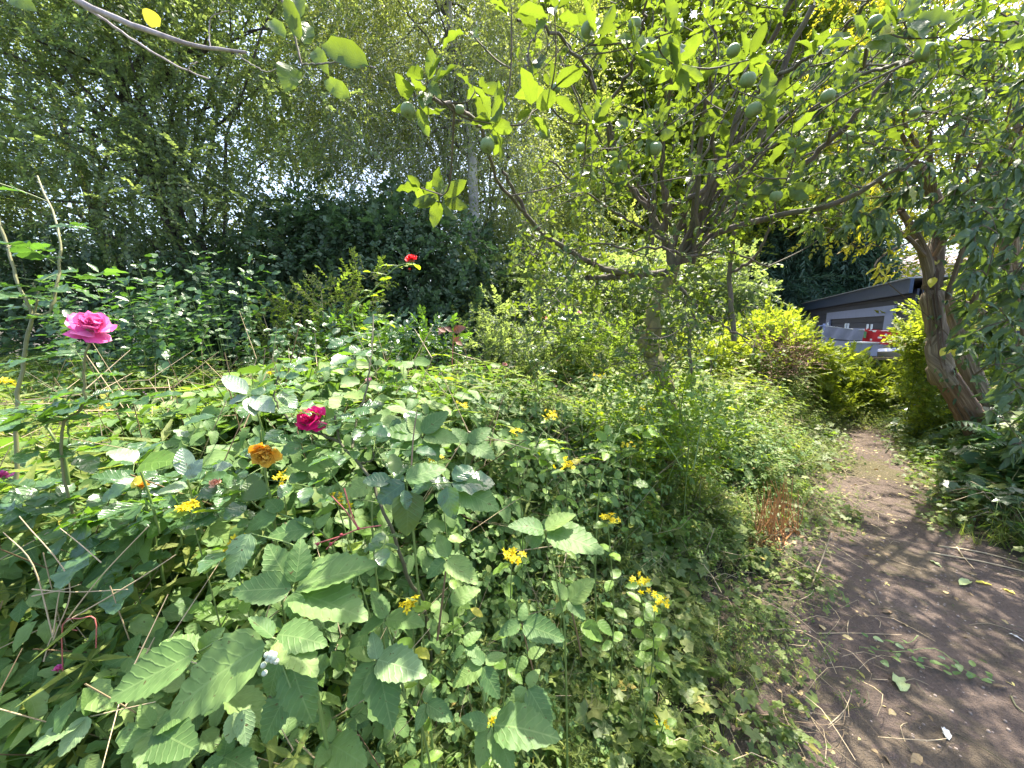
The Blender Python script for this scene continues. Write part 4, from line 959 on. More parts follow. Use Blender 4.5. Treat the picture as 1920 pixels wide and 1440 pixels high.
for k in range(6): hang_spray(at(R.uniform(1640, 1670), R.uniform(485, 515), 3.3), 3, .08, L_yellow)
for b, t in [((1783, 657), (1806, 668)), ((1780, 652), (1764, 665)), ((1752, 520), (1744, 537))]: pxleaf(Lb, b, t, 3.8, 3.78, L_yellow, T_ov, .5, .5)
for k in range(150):
    tr_ = trunks[(2, 1, 0, 2)[k % 4]]; q = tr_[R.randint(2, len(tr_) - 2)]; h_ = nrm(np.array([R.uniform(-1, 1), -R.uniform(.1, 1), 0])); q = q + h_ * .11
    Lb.add(q, nrm(h_ * .3 + np.array([R.normal(0, .4), 0, -R.uniform(.2, 1)])), nrm(h_ + np.array([0, 0, .6]) + R.normal(0, .3, 3)), R.uniform(.035, .085), T_ov if k % 2 else T_bud[0], L_budd if k % 3 else L_ivy)
Lb.finish(bt, 300, 16); tws.build('twig', B_budd, bt, kind='stuff')
# torn strips of bark on the leaning trunk
for k in range(34):
    f0 = R.uniform(0, .6); a = trunks[(0, 0, 2)[k % 3]]; i0 = int(f0 * (len(a) - 12)); seg = a[i0:i0 + R.randint(9, 20)]
    off = nrm(np.array([-.75, -.6, R.uniform(.0, .6)]) + R.normal(0, .45, 3)) * .112
    q = seg + off + np.linspace(0, .035, len(seg))[::-1, None] * off / .112 * R.rand()
    mb = MB(); mb.tube(q, np.linspace(.003, R.uniform(.004, .011), len(q)), 4); mb.build('bark_strip', B_budd if k % 2 else B_red, bt)
# ------------------------------------------------------------------ undergrowth nobody could count
def upl(kind, seed):
    q = np.random.RandomState(seed); mb = MB()
    def leafi(T, p, d, n, s): mb.inst(T, [p], [d], [n], s, np.array([q.rand() * .5]), slot=0)
    def stem(p, r=.0025, k=3): mb.tube(p, np.linspace(r, r * .5, len(p)), k, slot=1, rv=q.rand())
    if kind == 'herb':       # upright stem with leaf pairs, 1 m tall unit
        top = np.array([q.normal(0, .12), q.normal(0, .12), 1.0]); p = curve([np.zeros(3), np.array([q.normal(0, .06), q.normal(0, .06), .5]), top], 6); stem(p, .004)
        for i in range(15):
            f_ = .3 + .7 * i / 14; c = p[min(len(p) - 1, int(f_ * (len(p) - 1)))] * (f_ / max(p[min(len(p) - 1, int(f_ * (len(p) - 1)))][2], .01))
            a = i * 1.57 * .5 * 2 + (i % 2) * PI + q.normal(0, .3); d = np.array([math.cos(a), math.sin(a), q.uniform(-.25, .45)])
            leafi(T_mid, c, d, [-d[0] * .3, -d[1] * .3, 1], q.uniform(.055, .105) * (1.15 - .5 * f_))
    elif kind == 'tri':      # long petioles with three toothed leaflets
        for i in range(10):
            a = i * 2.4 + q.normal(0, .3); rr = q.uniform(.12, .42); e = np.array([math.cos(a) * rr, math.sin(a) * rr, q.uniform(.55, 1.0)])
            stem(curve([np.zeros(3), e * [.3, .3, .7], e], 5)); dd = nrm(np.array([math.cos(a), math.sin(a), q.uniform(-.5, .1)])); s = q.uniform(.035, .11)
            for b_ in (-1.15, 0, 1.15):
                c_, s_ = math.cos(b_), math.sin(b_); d2 = np.array([dd[0] * c_ - dd[1] * s_, dd[0] * s_ + dd[1] * c_, dd[2] - .1])
                leafi(T_ov5[q.randint(4)], e + d2 * .01, d2, np.array([q.normal(0, .25), q.normal(0, .25), 1]), s * (1 if b_ == 0 else .82))
    elif kind == 'feather':  # fine divided leaves
        for j in range(3):
            a0 = q.rand() * 6; e = np.array([math.cos(a0) * .25, math.sin(a0) * .25, q.uniform(.75, 1.0)]); p = curve([np.zeros(3), e * [.4, .4, .6], e], 9); stem(p, .002)
            for i in range(2, len(p)):
                for m in range(4):
                    a = m * 1.57 + i; d = np.array([math.cos(a), math.sin(a), .25]); leafi(T_thin, p[i], d, [0, 0, 1], q.uniform(.07, .14))
    elif kind == 'lob':
        for i in range(8):
            a = i * 2.4 + q.normal(0, .3); rr = q.uniform(.1, .5); e = np.array([math.cos(a) * rr, math.sin(a) * rr, q.uniform(.4, 1.0)])
            stem(curve([np.zeros(3), e * [.4, .4, .8], e], 4)); leafi(T_lob[q.randint(3)], e, [math.cos(a), math.sin(a), q.uniform(-.4, .1)], [q.normal(0, .3), q.normal(0, .3), 1], q.uniform(.22, .38))
    elif kind == 'grass':
        for i in range(12):
            a = q.rand() * 6.28; L = q.uniform(.6, 1.1); rr = q.uniform(.15, .6) * L; p0 = np.array([q.normal(0, .04), q.normal(0, .04), 0])
            d = np.array([math.cos(a), math.sin(a), 0]); s_ = np.array([-d[1], d[0], 0]) * .011; P = [p0 + d * rr * t ** 1.8 + np.array([0, 0, L * (t - .35 * t ** 3)]) for t in (0, .35, .7, 1)]
            V = []; UV = []
            for t, p in zip((0, .35, .7, 1), P): V += [p + s_ * (1 - t * .85), p - s_ * (1 - t * .85)]; UV += [(t, .1), (t, .9)]
            mb.add(np.array(V), np.array([(0, 1, 3), (0, 3, 2), (2, 3, 5), (2, 5, 4), (4, 5, 7), (4, 7, 6)]), np.array(UV), np.full(8, q.rand()), np.zeros(6, int))
    elif kind == 'dry':
        e = np.array([q.normal(0, .25), q.normal(0, .25), 1.0]); p = curve([np.zeros(3), e * [.3, .3, .5], e], 6); stem(p, .003)
        for i in range(4):
            c = p[q.randint(2, len(p))]; stem(curve([c, c + np.array([q.normal(0, .12), q.normal(0, .12), q.uniform(.05, .25)])], 3), .0018)
    elif kind == 'star':     # broad leaves in pairs with a loose top: yellow flowered herb foliage
        top = np.array([q.normal(0, .2), q.normal(0, .2), 1.0]); p = curve([np.zeros(3), top * [.3, .3, .5], top], 6); stem(p, .004)
        for i in range(9):
            f_ = .35 + .65 * i / 8; c = top * f_ * [f_, f_, 1]; a = i * 1.6; 
            for sg in (0, PI):
                d = np.array([math.cos(a + sg), math.sin(a + sg), q.uniform(-.15, .35)]); leafi(T_oval3, c, d, [-d[0] * .2, -d[1] * .2, 1], q.uniform(.09, .15) * (1.1 - .4 * f_))
    return mb.tpl()
T_ov5 = [leaf_tpl(5, W_, .75, .75, serr=.07, fold=f_, droop=dr_, wave=wv_, twist=tw_) for W_, f_, dr_, wv_, tw_ in ((.33, .16, .2, .15, 0), (.27, .3, .45, .2, .5), (.36, .08, .05, .3, -.4), (.30, .22, -.15, .1, .2))]; T_oval3 = leaf_tpl(4, .27, .85, .7, fold=.12, droop=.2)
T_thin = Tpl([(0, 0, 0), (.3, .09, .02), (1, 0, -.1), (.3, -.09, .02)], [(0, 2, 1), (0, 3, 2)], [(0, .5), (.4, 1), (1, .5), (.4, 0)])
UP_ = {k: [upl(k, i * 7 + 3) for i in range(n)] for k, n in (('herb', 6), ('tri', 6), ('feather', 4), ('lob', 6), ('grass', 6), ('dry', 5), ('star', 5))}

STALKS = [(1.72, 2.42), (1.95, 2.6), (1.7, 3.1)]
def Hveg(x, y):
    """height of the plant cover above the soil"""
    l = path_l(x, y); r = np.hypot(x, y)
    h = .07 + .93 * np.clip((l - .12) / np.interp(y, [1.2, 2.8], [1.75, .85]), 0, 1) ** 1.1
    h = h * (.58 + .72 * vnoise(x, y, .5, 11)) * (.78 + .44 * vnoise(x, y, 1.6, 12))
    for (sx, sy) in STALKS: h = h * (1 - .8 * np.exp(-((x - sx + .06) ** 2 + (y - sy + .12) ** 2) / .07))
    return h
def scatter(n, x0, x1, y0, y1, dens=None, seed=1, lmin=.0):
    q = np.random.RandomState(seed)
    x = q.uniform(x0, x1, n * 3); y = q.uniform(y0, y1, n * 3)
    r = np.hypot(x, y); p_ = np.clip(1.9 / np.maximum(r, .6), .16, 1.0)
    l = path_l(x, y); ok = (l > lmin) & (q.rand(len(x)) < p_)
    # inside the wide field of view or close to it
    ok &= (y > .12) & (np.abs(x) < 1.55 * y + 1.0)
    if dens is not None: ok &= q.rand(len(x)) < dens(x, y)
    x, y = x[ok][:n], y[ok][:n]
    return x, y
def cover(name, label, kinds, mats, xy, hf, hs=1.0, lean=.22, wide=1.0):
    x, y = xy; k = len(x)
    if k == 0: return
    z = gz(x, y) - .01; H = hf(x, y) * hs
    topz = z + H * 1.02
    # keep the air round the camera free
    px, py, zz = proj(np.stack([x, y, topz], -1))
    dist = np.sqrt(x ** 2 + y ** 2 + (1.5 - topz) ** 2)
    H = np.where(dist < .8, H * .6, H)
    T = [t for kd in kinds for t in UP_[kd]]
    a = R.rand(k) * 2 * PI; D = np.stack([np.cos(a), np.sin(a), np.zeros(k)], -1); N = nrm(np.stack([R.normal(0, lean, k), R.normal(0, lean, k) - .06, np.ones(k)], -1))
    D = nrm(D - N * (D * N).sum(1)[:, None]); idx = R.randint(0, len(T), k); P = np.stack([x, y, z], -1)
    mb = SC()
    for j, t in enumerate(T):
        m = idx == j
        if m.any():
            # keep leaf size natural: leaves scale with height only in part
            mb.inst(t, P[m], D[m], N[m], H[m])
    o = mb.build(name, mats); tag(o, label, name.replace('_', ' '), kind='stuff'); return o
patch = lambda sd, s=.8, th=.5, sh=6: (lambda x, y: np.clip((vnoise(x, y, s, sd) - th) * sh + .5, .04, 1))
side_l = lambda x, y: np.clip(path_l(x, y), 0, 3)
cover('bramble_undergrowth', 'dense toothed bramble leaves carpeting the left foreground', ['tri'], [L_bramble, S_green], scatter(6500, -5, 2.5, .2, 5, lambda x, y: patch(21, .7)(x, y) * np.clip((path_l(x, y) - .5) * 2, 0, 1), 2, .3), Hveg, .92)
cover('leafy_herbs', 'upright leafy herbs filling the meadow beside the path', ['herb'], [L_herb, S_green], scatter(3600, -7, 6, .3, 7, patch(22, .6), 3, .12), Hveg, .9)
cover('broad_leaved_herbs', 'yellow green broad leaved herbs in the middle of the bed', ['star'], [L_hyper, S_green], scatter(2200, -2.5, 4.5, .5, 6, lambda x, y: patch(23, .7)(x, y) * np.clip(1.3 - np.abs(x - 1 - .3 * y) / 2.2, .03, 1), 4, .25), Hveg, .95)
cover('sunny_herbs', 'bright yellow green fine leaved herbs in the sun around the apple trunk', ['herb', 'feather', 'star'], [L_sunny, S_green], scatter(4200, .2, 6.2, 1.9, 7, lambda x, y: np.clip((x + .5) / 1.6, 0, 1) * np.clip((y - 1.9) / .8, 0, 1) * patch(29, .5, .35)(x, y), 13, .1), Hveg, .97)
cover('feathery_weeds', 'fine feathery pale weeds between the roses on the left', ['feather'], [L_herb, S_green], scatter(6000, -7, 4, .4, 7, lambda x, y: patch(24, .9, .42)(x, y), 5, .3), Hveg, 1.0)
cover('creeping_herbs', 'low lobed creeping leaves spilling onto the path edge', ['lob'], [L_ivy, S_green], scatter(4200, -3, 6, .2, 6.5, lambda x, y: np.clip(1.35 - path_l(x, y) / 1.3, .12, 1) * patch(27, .3, .45)(x, y), 6, .02), lambda x, y: np.minimum(Hveg(x, y) * .55 + .09, .30), 1.0, .35)
cover('small_herbs', 'small bright leafy weeds along the sunny path edge', ['herb', 'tri'], [L_ivy, S_green], scatter(5200, -1, 6.5, .3, 7, lambda x, y: np.clip(1.5 - path_l(x, y) / 1.2, 0, 1) * patch(28, .35, .4)(x, y), 7, .0), lambda x, y: np.minimum(Hveg(x, y) * .6 + .10, .42), 1.0, .4)
cover('meadow_grass', 'thin green and straw coloured grass among the weeds', ['grass'], [L_grass, S_dry], scatter(3200, -6, 6, .2, 7, None, 8, .0), lambda x, y: np.minimum(Hveg(x, y) * .9 + .05, .8), .8, .3)
cover('dry_stalks', 'dry straw coloured stalks standing in the undergrowth', ['dry'], [S_dry, S_dry], scatter(1500, -4, 5, .3, 6, None, 9, .05), Hveg, 1.05, .5)
cover('brown_stems', 'thin dark and reddish stems tangled through the undergrowth', ['dry'], [S_brown, S_brown], scatter(1500, -4, 5, .3, 6, None, 19, .2), Hveg, 1.0, .55)
# right bank
def scat_r(n, seed, rmin=0.0, rmax=2.2):
    q = np.random.RandomState(seed); x = q.uniform(2.2, 9, n * 6); y = q.uniform(1.4, 8, n * 6); r = path_r(x, y); ok = (r > rmin) & (r < rmax) & (q.rand(len(x)) < .75 * (1.25 - r / rmax)) & ((y > 1.9) | (r > .4)); return x[ok][:n], y[ok][:n]
hr = lambda x, y: np.clip(.10 + .42 * path_r(x, y), .10, .62)
cover('bank_herbs', 'low leafy weeds on the shaded bank right of the path', ['herb', 'lob'], [L_ivy, S_green], scat_r(1300, 31, -.10), hr, 1.2, .4)
cover('bank_grass', 'tufts of long grass around the foot of the old trunk', ['grass'], [L_grass, S_dry], scat_r(800, 32, .0), hr, 1.6, .5)
cover('bank_ivy', 'dark ground leaves under the old leaning tree', ['tri', 'lob'], [L_laurel, S_brown], scat_r(800, 33, .15), hr, 1.3, .4)
cover('verge_weeds', 'sparse weeds growing at the sunny far end of the path', ['herb', 'tri'], [L_sunny, S_green], (lambda q: (q.uniform(4.3, 8, 900), q.uniform(5.3, 7.6, 900)))(np.random.RandomState(35)), lambda x, y: np.clip(.1 + .5 * (y - 5.2) * .6, .08, .8) * (.7 + .6 * vnoise(x, y, .4, 9)), 1.0, .3)
# fallen leaves and crumbs on the path and soil
def flat_litter(name, label, T, mat, n, seed, s0, s1, lo=-3, hi=1.2, zoff=.012, xr=(-1, 6.5), yr=(.5, 7), tilt=.35, dens=None):
    q = np.random.RandomState(seed); x = q.uniform(*xr, n * 4); y = q.uniform(*yr, n * 4); l = path_l(x, y); ok = (l > lo) & (l < hi)
    if dens is not None: ok &= q.rand(len(x)) < dens(x, y)
    x, y = x[ok][:n], y[ok][:n]; k = len(x); a = q.rand(k) * 2 * PI
    P = np.stack([x, y, gz(x, y) + zoff], -1); D = np.stack([np.cos(a), np.sin(a), q.normal(0, .12, k)], -1); N = np.stack([q.normal(0, tilt, k), q.normal(0, tilt, k), np.ones(k)], -1)
    mb = MB(); mb.inst(T, P, D, N, q.uniform(s0, s1, k)); tag(mb.build(name, mat), label, name.replace('_', ' '), kind='stuff')
edge = lambda x, y: np.clip(1 - np.minimum(np.abs(path_l(x, y) - .1), np.abs(path_r(x, y) - .1)) / .5, .04, 1)
flat_litter('leaf_litter', 'small dry leaves scattered on the path and its edges', T_ov, L_dead, 3200, 41, .012, .045, dens=edge)
flat_litter('green_litter', 'small fallen green leaves lying on the trodden path', T_ov, L_ivy, 260, 42, .015, .04, hi=.3, dens=edge)
flat_litter('gravel', 'small stones and crumbs of earth on the trodden path', sphere_tpl(5, 3), plain('stone crumb', (.25, .20, .165), rough=.9, var=.6), 6500, 43, .003, .015, hi=.4, zoff=.009, yr=(.6, 5))
def twiglets():
    mb = MB(); q = np.random.RandomState(44)
    for _ in range(900):
        x, y = q.uniform(.3, 6), q.uniform(.7, 6)
        l = float(path_l(x, y))
        if l > .7 or l < -2.4 or (q.rand() > .35 and abs(l - .15) > .4): continue
        a = q.rand() * 6.28; L = q.uniform(.04, .22); z = float(gz(x, y)) + .012
        p = curve([(x, y, z), (x + L * .5 * math.cos(a), y + L * .5 * math.sin(a), z + .01), (x + L * math.cos(a + .3), y + L * math.sin(a + .3), z + .004)], 5); mb.tube(p, .0014, 3, slot=int(q.rand() < .3))
    tag(mb.build('twig_litter', [S_twig, S_dry]), 'fine broken twigs and straws lying on the soil of the path', 'twigs', kind='stuff')
twiglets()
def straws():
    mb = MB(); q = np.random.RandomState(46); k = 0
    while k < 620:
        x, y = q.uniform(.2, 5.5), q.uniform(.7, 5); l = float(path_l(x, y))
        if not -.15 < l < .95 or (y > 3 and q.rand() < .5): continue
        a = q.rand() * 6.28; L = q.uniform(.08, .34); z = float(gz(x, y)) + q.uniform(.01, .09) * (1 + max(l, 0)); b = q.normal(0, .35)
        mb.tube(curve([(x, y, z), (x + L * .5 * math.cos(a), y + L * .5 * math.sin(a), z + q.uniform(0, .05)), (x + L * math.cos(a + b), y + L * math.sin(a + b), z - .005)], 5), q.uniform(.0008, .0018), 3, slot=int(q.rand() < .3)); k += 1
    tag(mb.build('straw_litter', [S_dry, S_brown]), 'pale fallen straws and stems lying over the low leaves by the path', 'straw', kind='stuff')
straws()

# ------------------------------------------------------------------ single plants of the foreground
def fern(label, base, n, L, spread, tilt_c=0.0, scale=1.0):
    root = thing('fern', label, 'fern', tuple(base)); base = np.array(base)
    for k in range(n):
        a = tilt_c + (k / max(1, n - 1) - .5) * spread + R.normal(0, .1); LL = L * R.uniform(.75, 1.1)
        h = np.array([math.cos(a), math.sin(a), 0]); p = curve([base, base + h * LL * .25 + [0, 0, LL * .55], base + h * LL * .6 + [0, 0, LL * .78], base + h * LL + [0, 0, LL * .6]], 27)
        mb = MB(); mb.tube(p, np.linspace(.004, .001, len(p)), 4, slot=1); side = nrm(np.cross(h, [0, 0, 1]))
        for i in range(3, len(p) - 1):
            f_ = i / len(p); w_ = .26 * LL * math.sin(PI * min(1, f_ * 1.05 + .08)) ** .8 * (1.1 - f_ * .6); t_ = nrm(p[i + 1] - p[i])
            for sg in (-1, 1):
                d = nrm(side * sg + t_ * .35 - np.array([0, 0, .15])); nn = nrm(np.cross(t_, side) * -1); nn = nn if nn[2] > 0 else -nn
                mb.inst(T_pinna, [p[i]], [d], [nn], w_, np.array([R.rand() * .6]), slot=0)
        mb.build('frond', [L_fern, S_green], root)
    return root
T_pinna = leaf_tpl(9, .13, .5, .5, serr=.28, fold=.05, droop=.12)
gp = lambda px, py, d: (lambda q: (q[0], q[1], 0.0))(at(px, py, d))
fern('large fern with arching fronds in front of the leaning trunk at the right edge', (4.4, 3.05, .08), 11, .74, 4.5, PI * .55)
fern('fern with narrow fronds low on the bank left of the leaning trunk', (4.75, 3.6, .08), 8, .34, 5.0, PI * .8)
fern('small fern on the bank below the large fern', (3.75, 2.75, .04), 7, .34, 5.0, PI)
tf_ = np.array([3.62, 2.62, float(gz(3.62, 2.62))]); tuft = thing('dead_fern_tuft', 'brown tuft of dead fern stalks and straw above the two fallen sticks', 'tuft', tuple(tf_))
for k in range(46):
    a = R.rand() * 6.28; L_ = R.uniform(.2, .5); h_ = np.array([math.cos(a), math.sin(a), 0]); b0 = tf_ + R.normal(0, .04, 3) * [1, 1, 0]
    mb = MB(); mb.tube(curve([b0, b0 + h_ * L_ * .35 + [0, 0, L_ * .6], b0 + h_ * L_ * .9 + [0, 0, L_ * .45]], 8), np.linspace(.0035, .001, 9), 4); mb.build('stalk', (S_dry, S_brown, S_green)[k % 3], tuft)
fern('pale fern standing in the meadow beyond the orange rose', (-.75, 2.6, .35), 8, .7, 6.0, 0)

def star_head(mb, c, nf, r, sz, petals=5):
    """cluster of small yellow star flowers"""
    for _ in range(nf):
        q = c + R.normal(0, r, 3) * [1, 1, .6]; ax_ = nrm(np.array([0, -.3, .8]) + R.normal(0, .5, 3)); s1 = nrm(np.cross(ax_, [.3, .7, .1])); s2 = np.cross(ax_, s1); a0 = R.rand() * 6
        for i in range(petals):
            a = a0 + i * 2 * PI / petals; d = s1 * math.cos(a) + s2 * math.sin(a) + ax_ * .35; mb.inst(T_mid, [q], [d], [ax_], sz * R.uniform(.8, 1.15), slot=0)
        mb.inst(T_ball_s, [q + ax_ * sz * .12], [s1], [ax_], sz * .4, slot=0)
YH = [(355, 945, .85, 10, 'left of the orange withered rose'), (437, 1025, .85, 12, 'beside the big bramble leaf at lower left'), (960, 1040, .95, 12, 'below the three pointed leaf in the centre'), (1140, 970, 1.15, 8, 'on the heart shaped leaf right of centre'),
      (1062, 872, 1.35, 10, 'in the middle of the meadow'), (1030, 778, 1.7, 12, 'in a wide pale cluster before the apple trunk'), (1200, 1085, 1.2, 7, 'low at the right of the bed'), (632, 935, .9, 8, 'on reddish stalks in the centre left'),
      (820, 855, 1.1, 6, 'above the glossy rose leaves'), (865, 758, 1.7, 7, 'left of the wide pale cluster'), (1122, 705, 2.3, 8, 'near the foot of the apple trunk'), (1210, 768, 2.1, 6, 'just below the apple trunk'), (1228, 1115, 1.1, 4, 'beside the low right cluster'), (770, 1130, .85, 5, 'upright spike beneath the brown cane'),
      (965, 808, 1.4, 6, 'behind the serrated leaves at centre'), (190, 765, 1.5, 7, 'pale cluster under the pink rose'), (10, 715, 1.3, 9, 'cluster at the left edge of the picture'), (1240, 1130, 1.25, 5, 'small low cluster near the path'), (925, 1348, .9, 3, 'single head at the bottom centre'), (530, 900, 1.0, 6, 'just right of the withered orange rose'), (1180, 835, 1.9, 6, 'far cluster in the sunny herbs'), (1245, 1350, 1.2, 3, 'spike near the bottom right of the bed')]
for (px, py, d, nf, where) in YH:
    c = at(px, py, d); bx0 = c[0] + R.normal(0, .05); by0 = c[1] + R.uniform(.02, .12)
    root = thing('yellow_flowered_plant', 'yellow star flowered plant ' + where, 'flowering plant', (bx0, by0, 0), 'yellow star flowered plants in the bed')
    p = curve([(bx0, by0, .03), ((bx0 + c[0]) / 2 + .02, (by0 + c[1]) / 2, c[2] * .6), c - np.array([0, 0, .012])], 14); mb = MB(); mb.tube(p, np.linspace(.003, .0014, len(p)), 5); mb.build('stem', S_green, root)
    mb = MB(); star_head(mb, c, int(nf * 1.5), .011 * d ** .5 + .002, .0105); mb.build('flower_head', [P_yellow], root)
    LL = Leaves()
    for i in range(5):
        q = p[-1 - i * 2] - np.array([0, 0, .01]); a = i * 1.6 + R.rand()
        for sg in (0, PI):
            dd = np.array([math.cos(a + sg), math.sin(a + sg), R.uniform(-.2, .3)]); LL.add(q, dd, nrm(np.array([0, -.2, 1]) + R.normal(0, .2, 3)), R.uniform(.04, .06), T_oval[R.randint(3)], L_hyper)
    LL.finish(root, 300, 10)

# --- roses
def bloom(root, c, size, mat, ax_=(0, -.35, .9), n=18, openness=1.0, T=None, squash=1.0, name='flower', rag=.12):
    c = np.asarray(c, float); ax_ = nrm(np.array(ax_, float)); s1 = nrm(np.cross(ax_, [.3, .7, .1])); s2 = np.cross(ax_, s1); rl = np.array(wloc(root))
    mb = MB(); mb.inst(T_ball, [c - ax_ * size * .12], [s1], [ax_], size * .26, slot=1)
    for i in range(7):
        a = i * .9; mb.inst(T_petal_w, [c + ax_ * .02 * size], [ax_ + .25 * (s1 * math.cos(a) + s2 * math.sin(a))], [s1 * math.cos(a) + s2 * math.sin(a)], size * .34, slot=0)
    for i in range(5):
        a = i * 1.257; mb.inst(T_long, [c - ax_ * size * .15], [s1 * math.cos(a) + s2 * math.sin(a) - ax_ * .7], [ax_], size * .32, slot=1)
    fl = mb.build(name, [mat, S_green], root)
    for i in range(n):
        ring = i / n; a = i * 2.4; lift = (1.25 - 1.55 * ring * openness); h = s1 * math.cos(a) + s2 * math.sin(a) * squash
        d = nrm(h * (.45 + .9 * ring) + ax_ * lift + R.normal(0, rag, 3)); nn = nrm(ax_ - h * .5 * (1 - ring) + R.normal(0, .15, 3))
        put('petal', T or (T_petal if i % 3 else T_petal_w), mat, c - ax_ * size * .08, d, nn, size * (.42 + .16 * ring) * R.uniform(.85, 1.1), fl, rl)
    return fl
def pinnate(L, p, d, up_, s, mat=None, n=5, stems=None):
    d = nrm(d); side = nrm(np.cross(d, up_)); nn0 = np.cross(side, d); e = p + d * s * 2.3 - nn0 * s * .3
    if stems is not None: stems.tube(curve([p, (p + e) / 2 + nn0 * .004, e], 5), np.linspace(.0012, .0008, 5)[:5] if False else .001, 3)
    for k in range(n):
        if k == n - 1: q = e; dd = d - nn0 * .2
        else:
            j = k // 2; q = p + (e - p) * (.45 + .38 * j); dd = side * (1 if k % 2 else -1) + d * .45
        L.add(q, nrm(dd + R.normal(0, .12, 3)), nrm(nn0 + R.normal(0, .28, 3)), s * (1.15 if k == n - 1 else .9) * R.uniform(.85, 1.15), T_rose[R.randint(3)], mat or L_rose)
def rose(label, canes, blooms, ls=.042, lmat=None, stemmat=None, nleaf=9, thorns=True, leaf_from=.35, root_loc=None):
    """canes: [(list of (px,py,d)), r0, r1]; blooms: (px,py,d,size,mat,kw)"""
    b = at(*canes[0][0][0]); root = thing('rose_bush', label, 'rose bush', (b[0], b[1], 0)); L = Leaves(); pet = MB()
    for ci, (pts, r0, r1) in enumerate(canes):
        P = [at(*q) for q in pts]
        if ci == 0 and P[0][2] > .05: P = [np.array([P[0][0] + .02, P[0][1] + .04, .02])] + P
        p = curve(P, 30); mb = MB(); mb.tube(jitter(p, .0015), np.linspace(r0, r1, len(p)), 7)
        if thorns:
            for _ in range(len(p) // 2):
                i = R.randint(1, len(p) - 1); h = rv3(); mb.inst(T_thorn, [p[i]], [h], [rv3()], r0 * 2.2, slot=0)
        mb.build('cane', stemmat or S_green, root)
        k = len(p)
        for i in range(nleaf):
            f_ = leaf_from + (1 - leaf_from) * (i + .3) / nleaf; q = p[int(f_ * (k - 1))]; a = R.rand() * 6.28
            pinnate(L, q, np.array([math.cos(a), math.sin(a) * .7 - .15, R.uniform(-.1, .5)]), np.array([0, -.2, 1.0]), ls * R.uniform(.75, 1.2), lmat, 5 if R.rand() < .7 else 3, pet)
    for bl in blooms:
        px, py, d, size, mat = bl[:5]; kw = bl[5] if len(bl) > 5 else {}
        bloom(root, at(px, py, d), size, mat, **kw)
    L.finish(root, 300, 9); pet.build('leaf_stalk', S_green, root, kind='stuff')
    return root
T_thorn = Tpl([(0, .3, 0), (0, -.15, .26), (0, -.15, -.26), (1, 0, -.2)], [(0, 1, 3), (1, 2, 3), (2, 0, 3)], [(0, 0)] * 4)
rose('tall thorny rose bush at the left edge with one big drooping pink bloom',
     [([(120, 900, .95), (155, 760, .92), (158, 690, .9), (166, 640, .88)], .0035, .0022), ([(30, 900, 1.1), (32, 760, 1.1), (50, 640, 1.1), (58, 590, 1.1), (30, 520, 1.1), (-5, 400, 1.1)], .0052, .0035),
      ([(60, 590, 1.1), (92, 585, 1.1), (108, 520, 1.12), (112, 440, 1.15), (70, 330, 1.2)], .0045, .0025), ([(50, 640, 1.1), (70, 560, 1.1), (62, 530, 1.1)], .003, .0015)],
     [(170, 612, .88, .082, P_pink, dict(ax_=(.45, -.25, .6), n=22, openness=1.35, squash=.8)), (4, 892, .9, .035, P_pink, dict(n=8))], ls=.05, stemmat=plain('green brown cane', (.20, .20, .09)), nleaf=6, lmat=L_laurel)
rose('rose with a single scarlet bloom held high before the ivy hedge',
     [([(700, 720, 2.1), (660, 600, 2.1), (700, 545, 2.05), (738, 505, 2.0), (766, 492, 1.98)], .005, .002), ([(690, 700, 2.1), (700, 640, 2.1), (698, 585, 2.1)], .004, .002)],
     [(771, 486, 1.97, .066, P_red, dict(n=16)), (768, 505, 2.0, .02, P_red, dict(n=6))], ls=.036, nleaf=10, lmat=L_hyper)
rose('rose with ragged magenta bloom and dark forked thorny cane in the centre',
     [([(800, 1150, 1.2), (772, 1100, .95), (742, 1015, .88), (720, 960, .87), (690, 890, .9), (640, 830, .98), (628, 780, 1.0)], .0048, .003), ([(640, 830, .98), (580, 805, 1.0), (530, 775, 1.02), (515, 740, 1.03), (522, 705, 1.03)], .0038, .002),
      ([(660, 840, 1.0), (668, 790, 1.05), (690, 720, 1.1), (697, 640, 1.15), (700, 590, 1.2)], .0035, .002), ([(560, 780, 1.0), (590, 800, 1.0), (600, 770, 1.0)], .002, .001), ([(672, 870, .95), (700, 860, .95), (695, 830, .95)], .002, .001)],
     [(584, 786, .96, .075, P_magenta, dict(ax_=(0, -.6, .75), n=18, openness=1.1)), (691, 714, 1.12, .026, P_palepink, dict(n=8, openness=.3)), (505, 700, 1.05, .015, P_yellow, dict(n=5))], ls=.05, stemmat=S_twig, nleaf=5, leaf_from=.5)
rose('rose with a withered orange bloom over glossy leaves',
     [([(520, 1080, .95), (515, 980, .92), (500, 900, .9), (496, 868, .89)], .0035, .0022), ([(515, 980, .92), (460, 930, .95), (410, 905, 1.0)], .0025, .0015)],
     [(497, 848, .86, .066, P_orange, dict(ax_=(.25, -.7, -.35), n=24, rag=.5, openness=.9, T=T_petal_w)), (404, 906, .95, .03, P_peach, dict(n=12)), (268, 912, .9, .04, P_orange, dict(n=6, openness=.6))], ls=.052, nleaf=5)
rose('slender rose with small peach blooms against the dark hedge',
     [([(1010, 740, 2.6), (985, 660, 2.5), (1010, 610, 2.5), (1018, 600, 2.5)], .004, .002), ([(1000, 700, 2.5), (1080, 640, 2.5), (1088, 590, 2.5)], .003, .002)],
     [(1020, 597, 2.5, .045, P_peach, dict(n=10)), (1010, 588, 2.5, .03, P_palepink, dict(n=8)), (1086, 586, 2.5, .035, P_palepink, dict(n=8)), (946, 684, 2.4, .04, P_peach, dict(n=8))], ls=.04, nleaf=9)
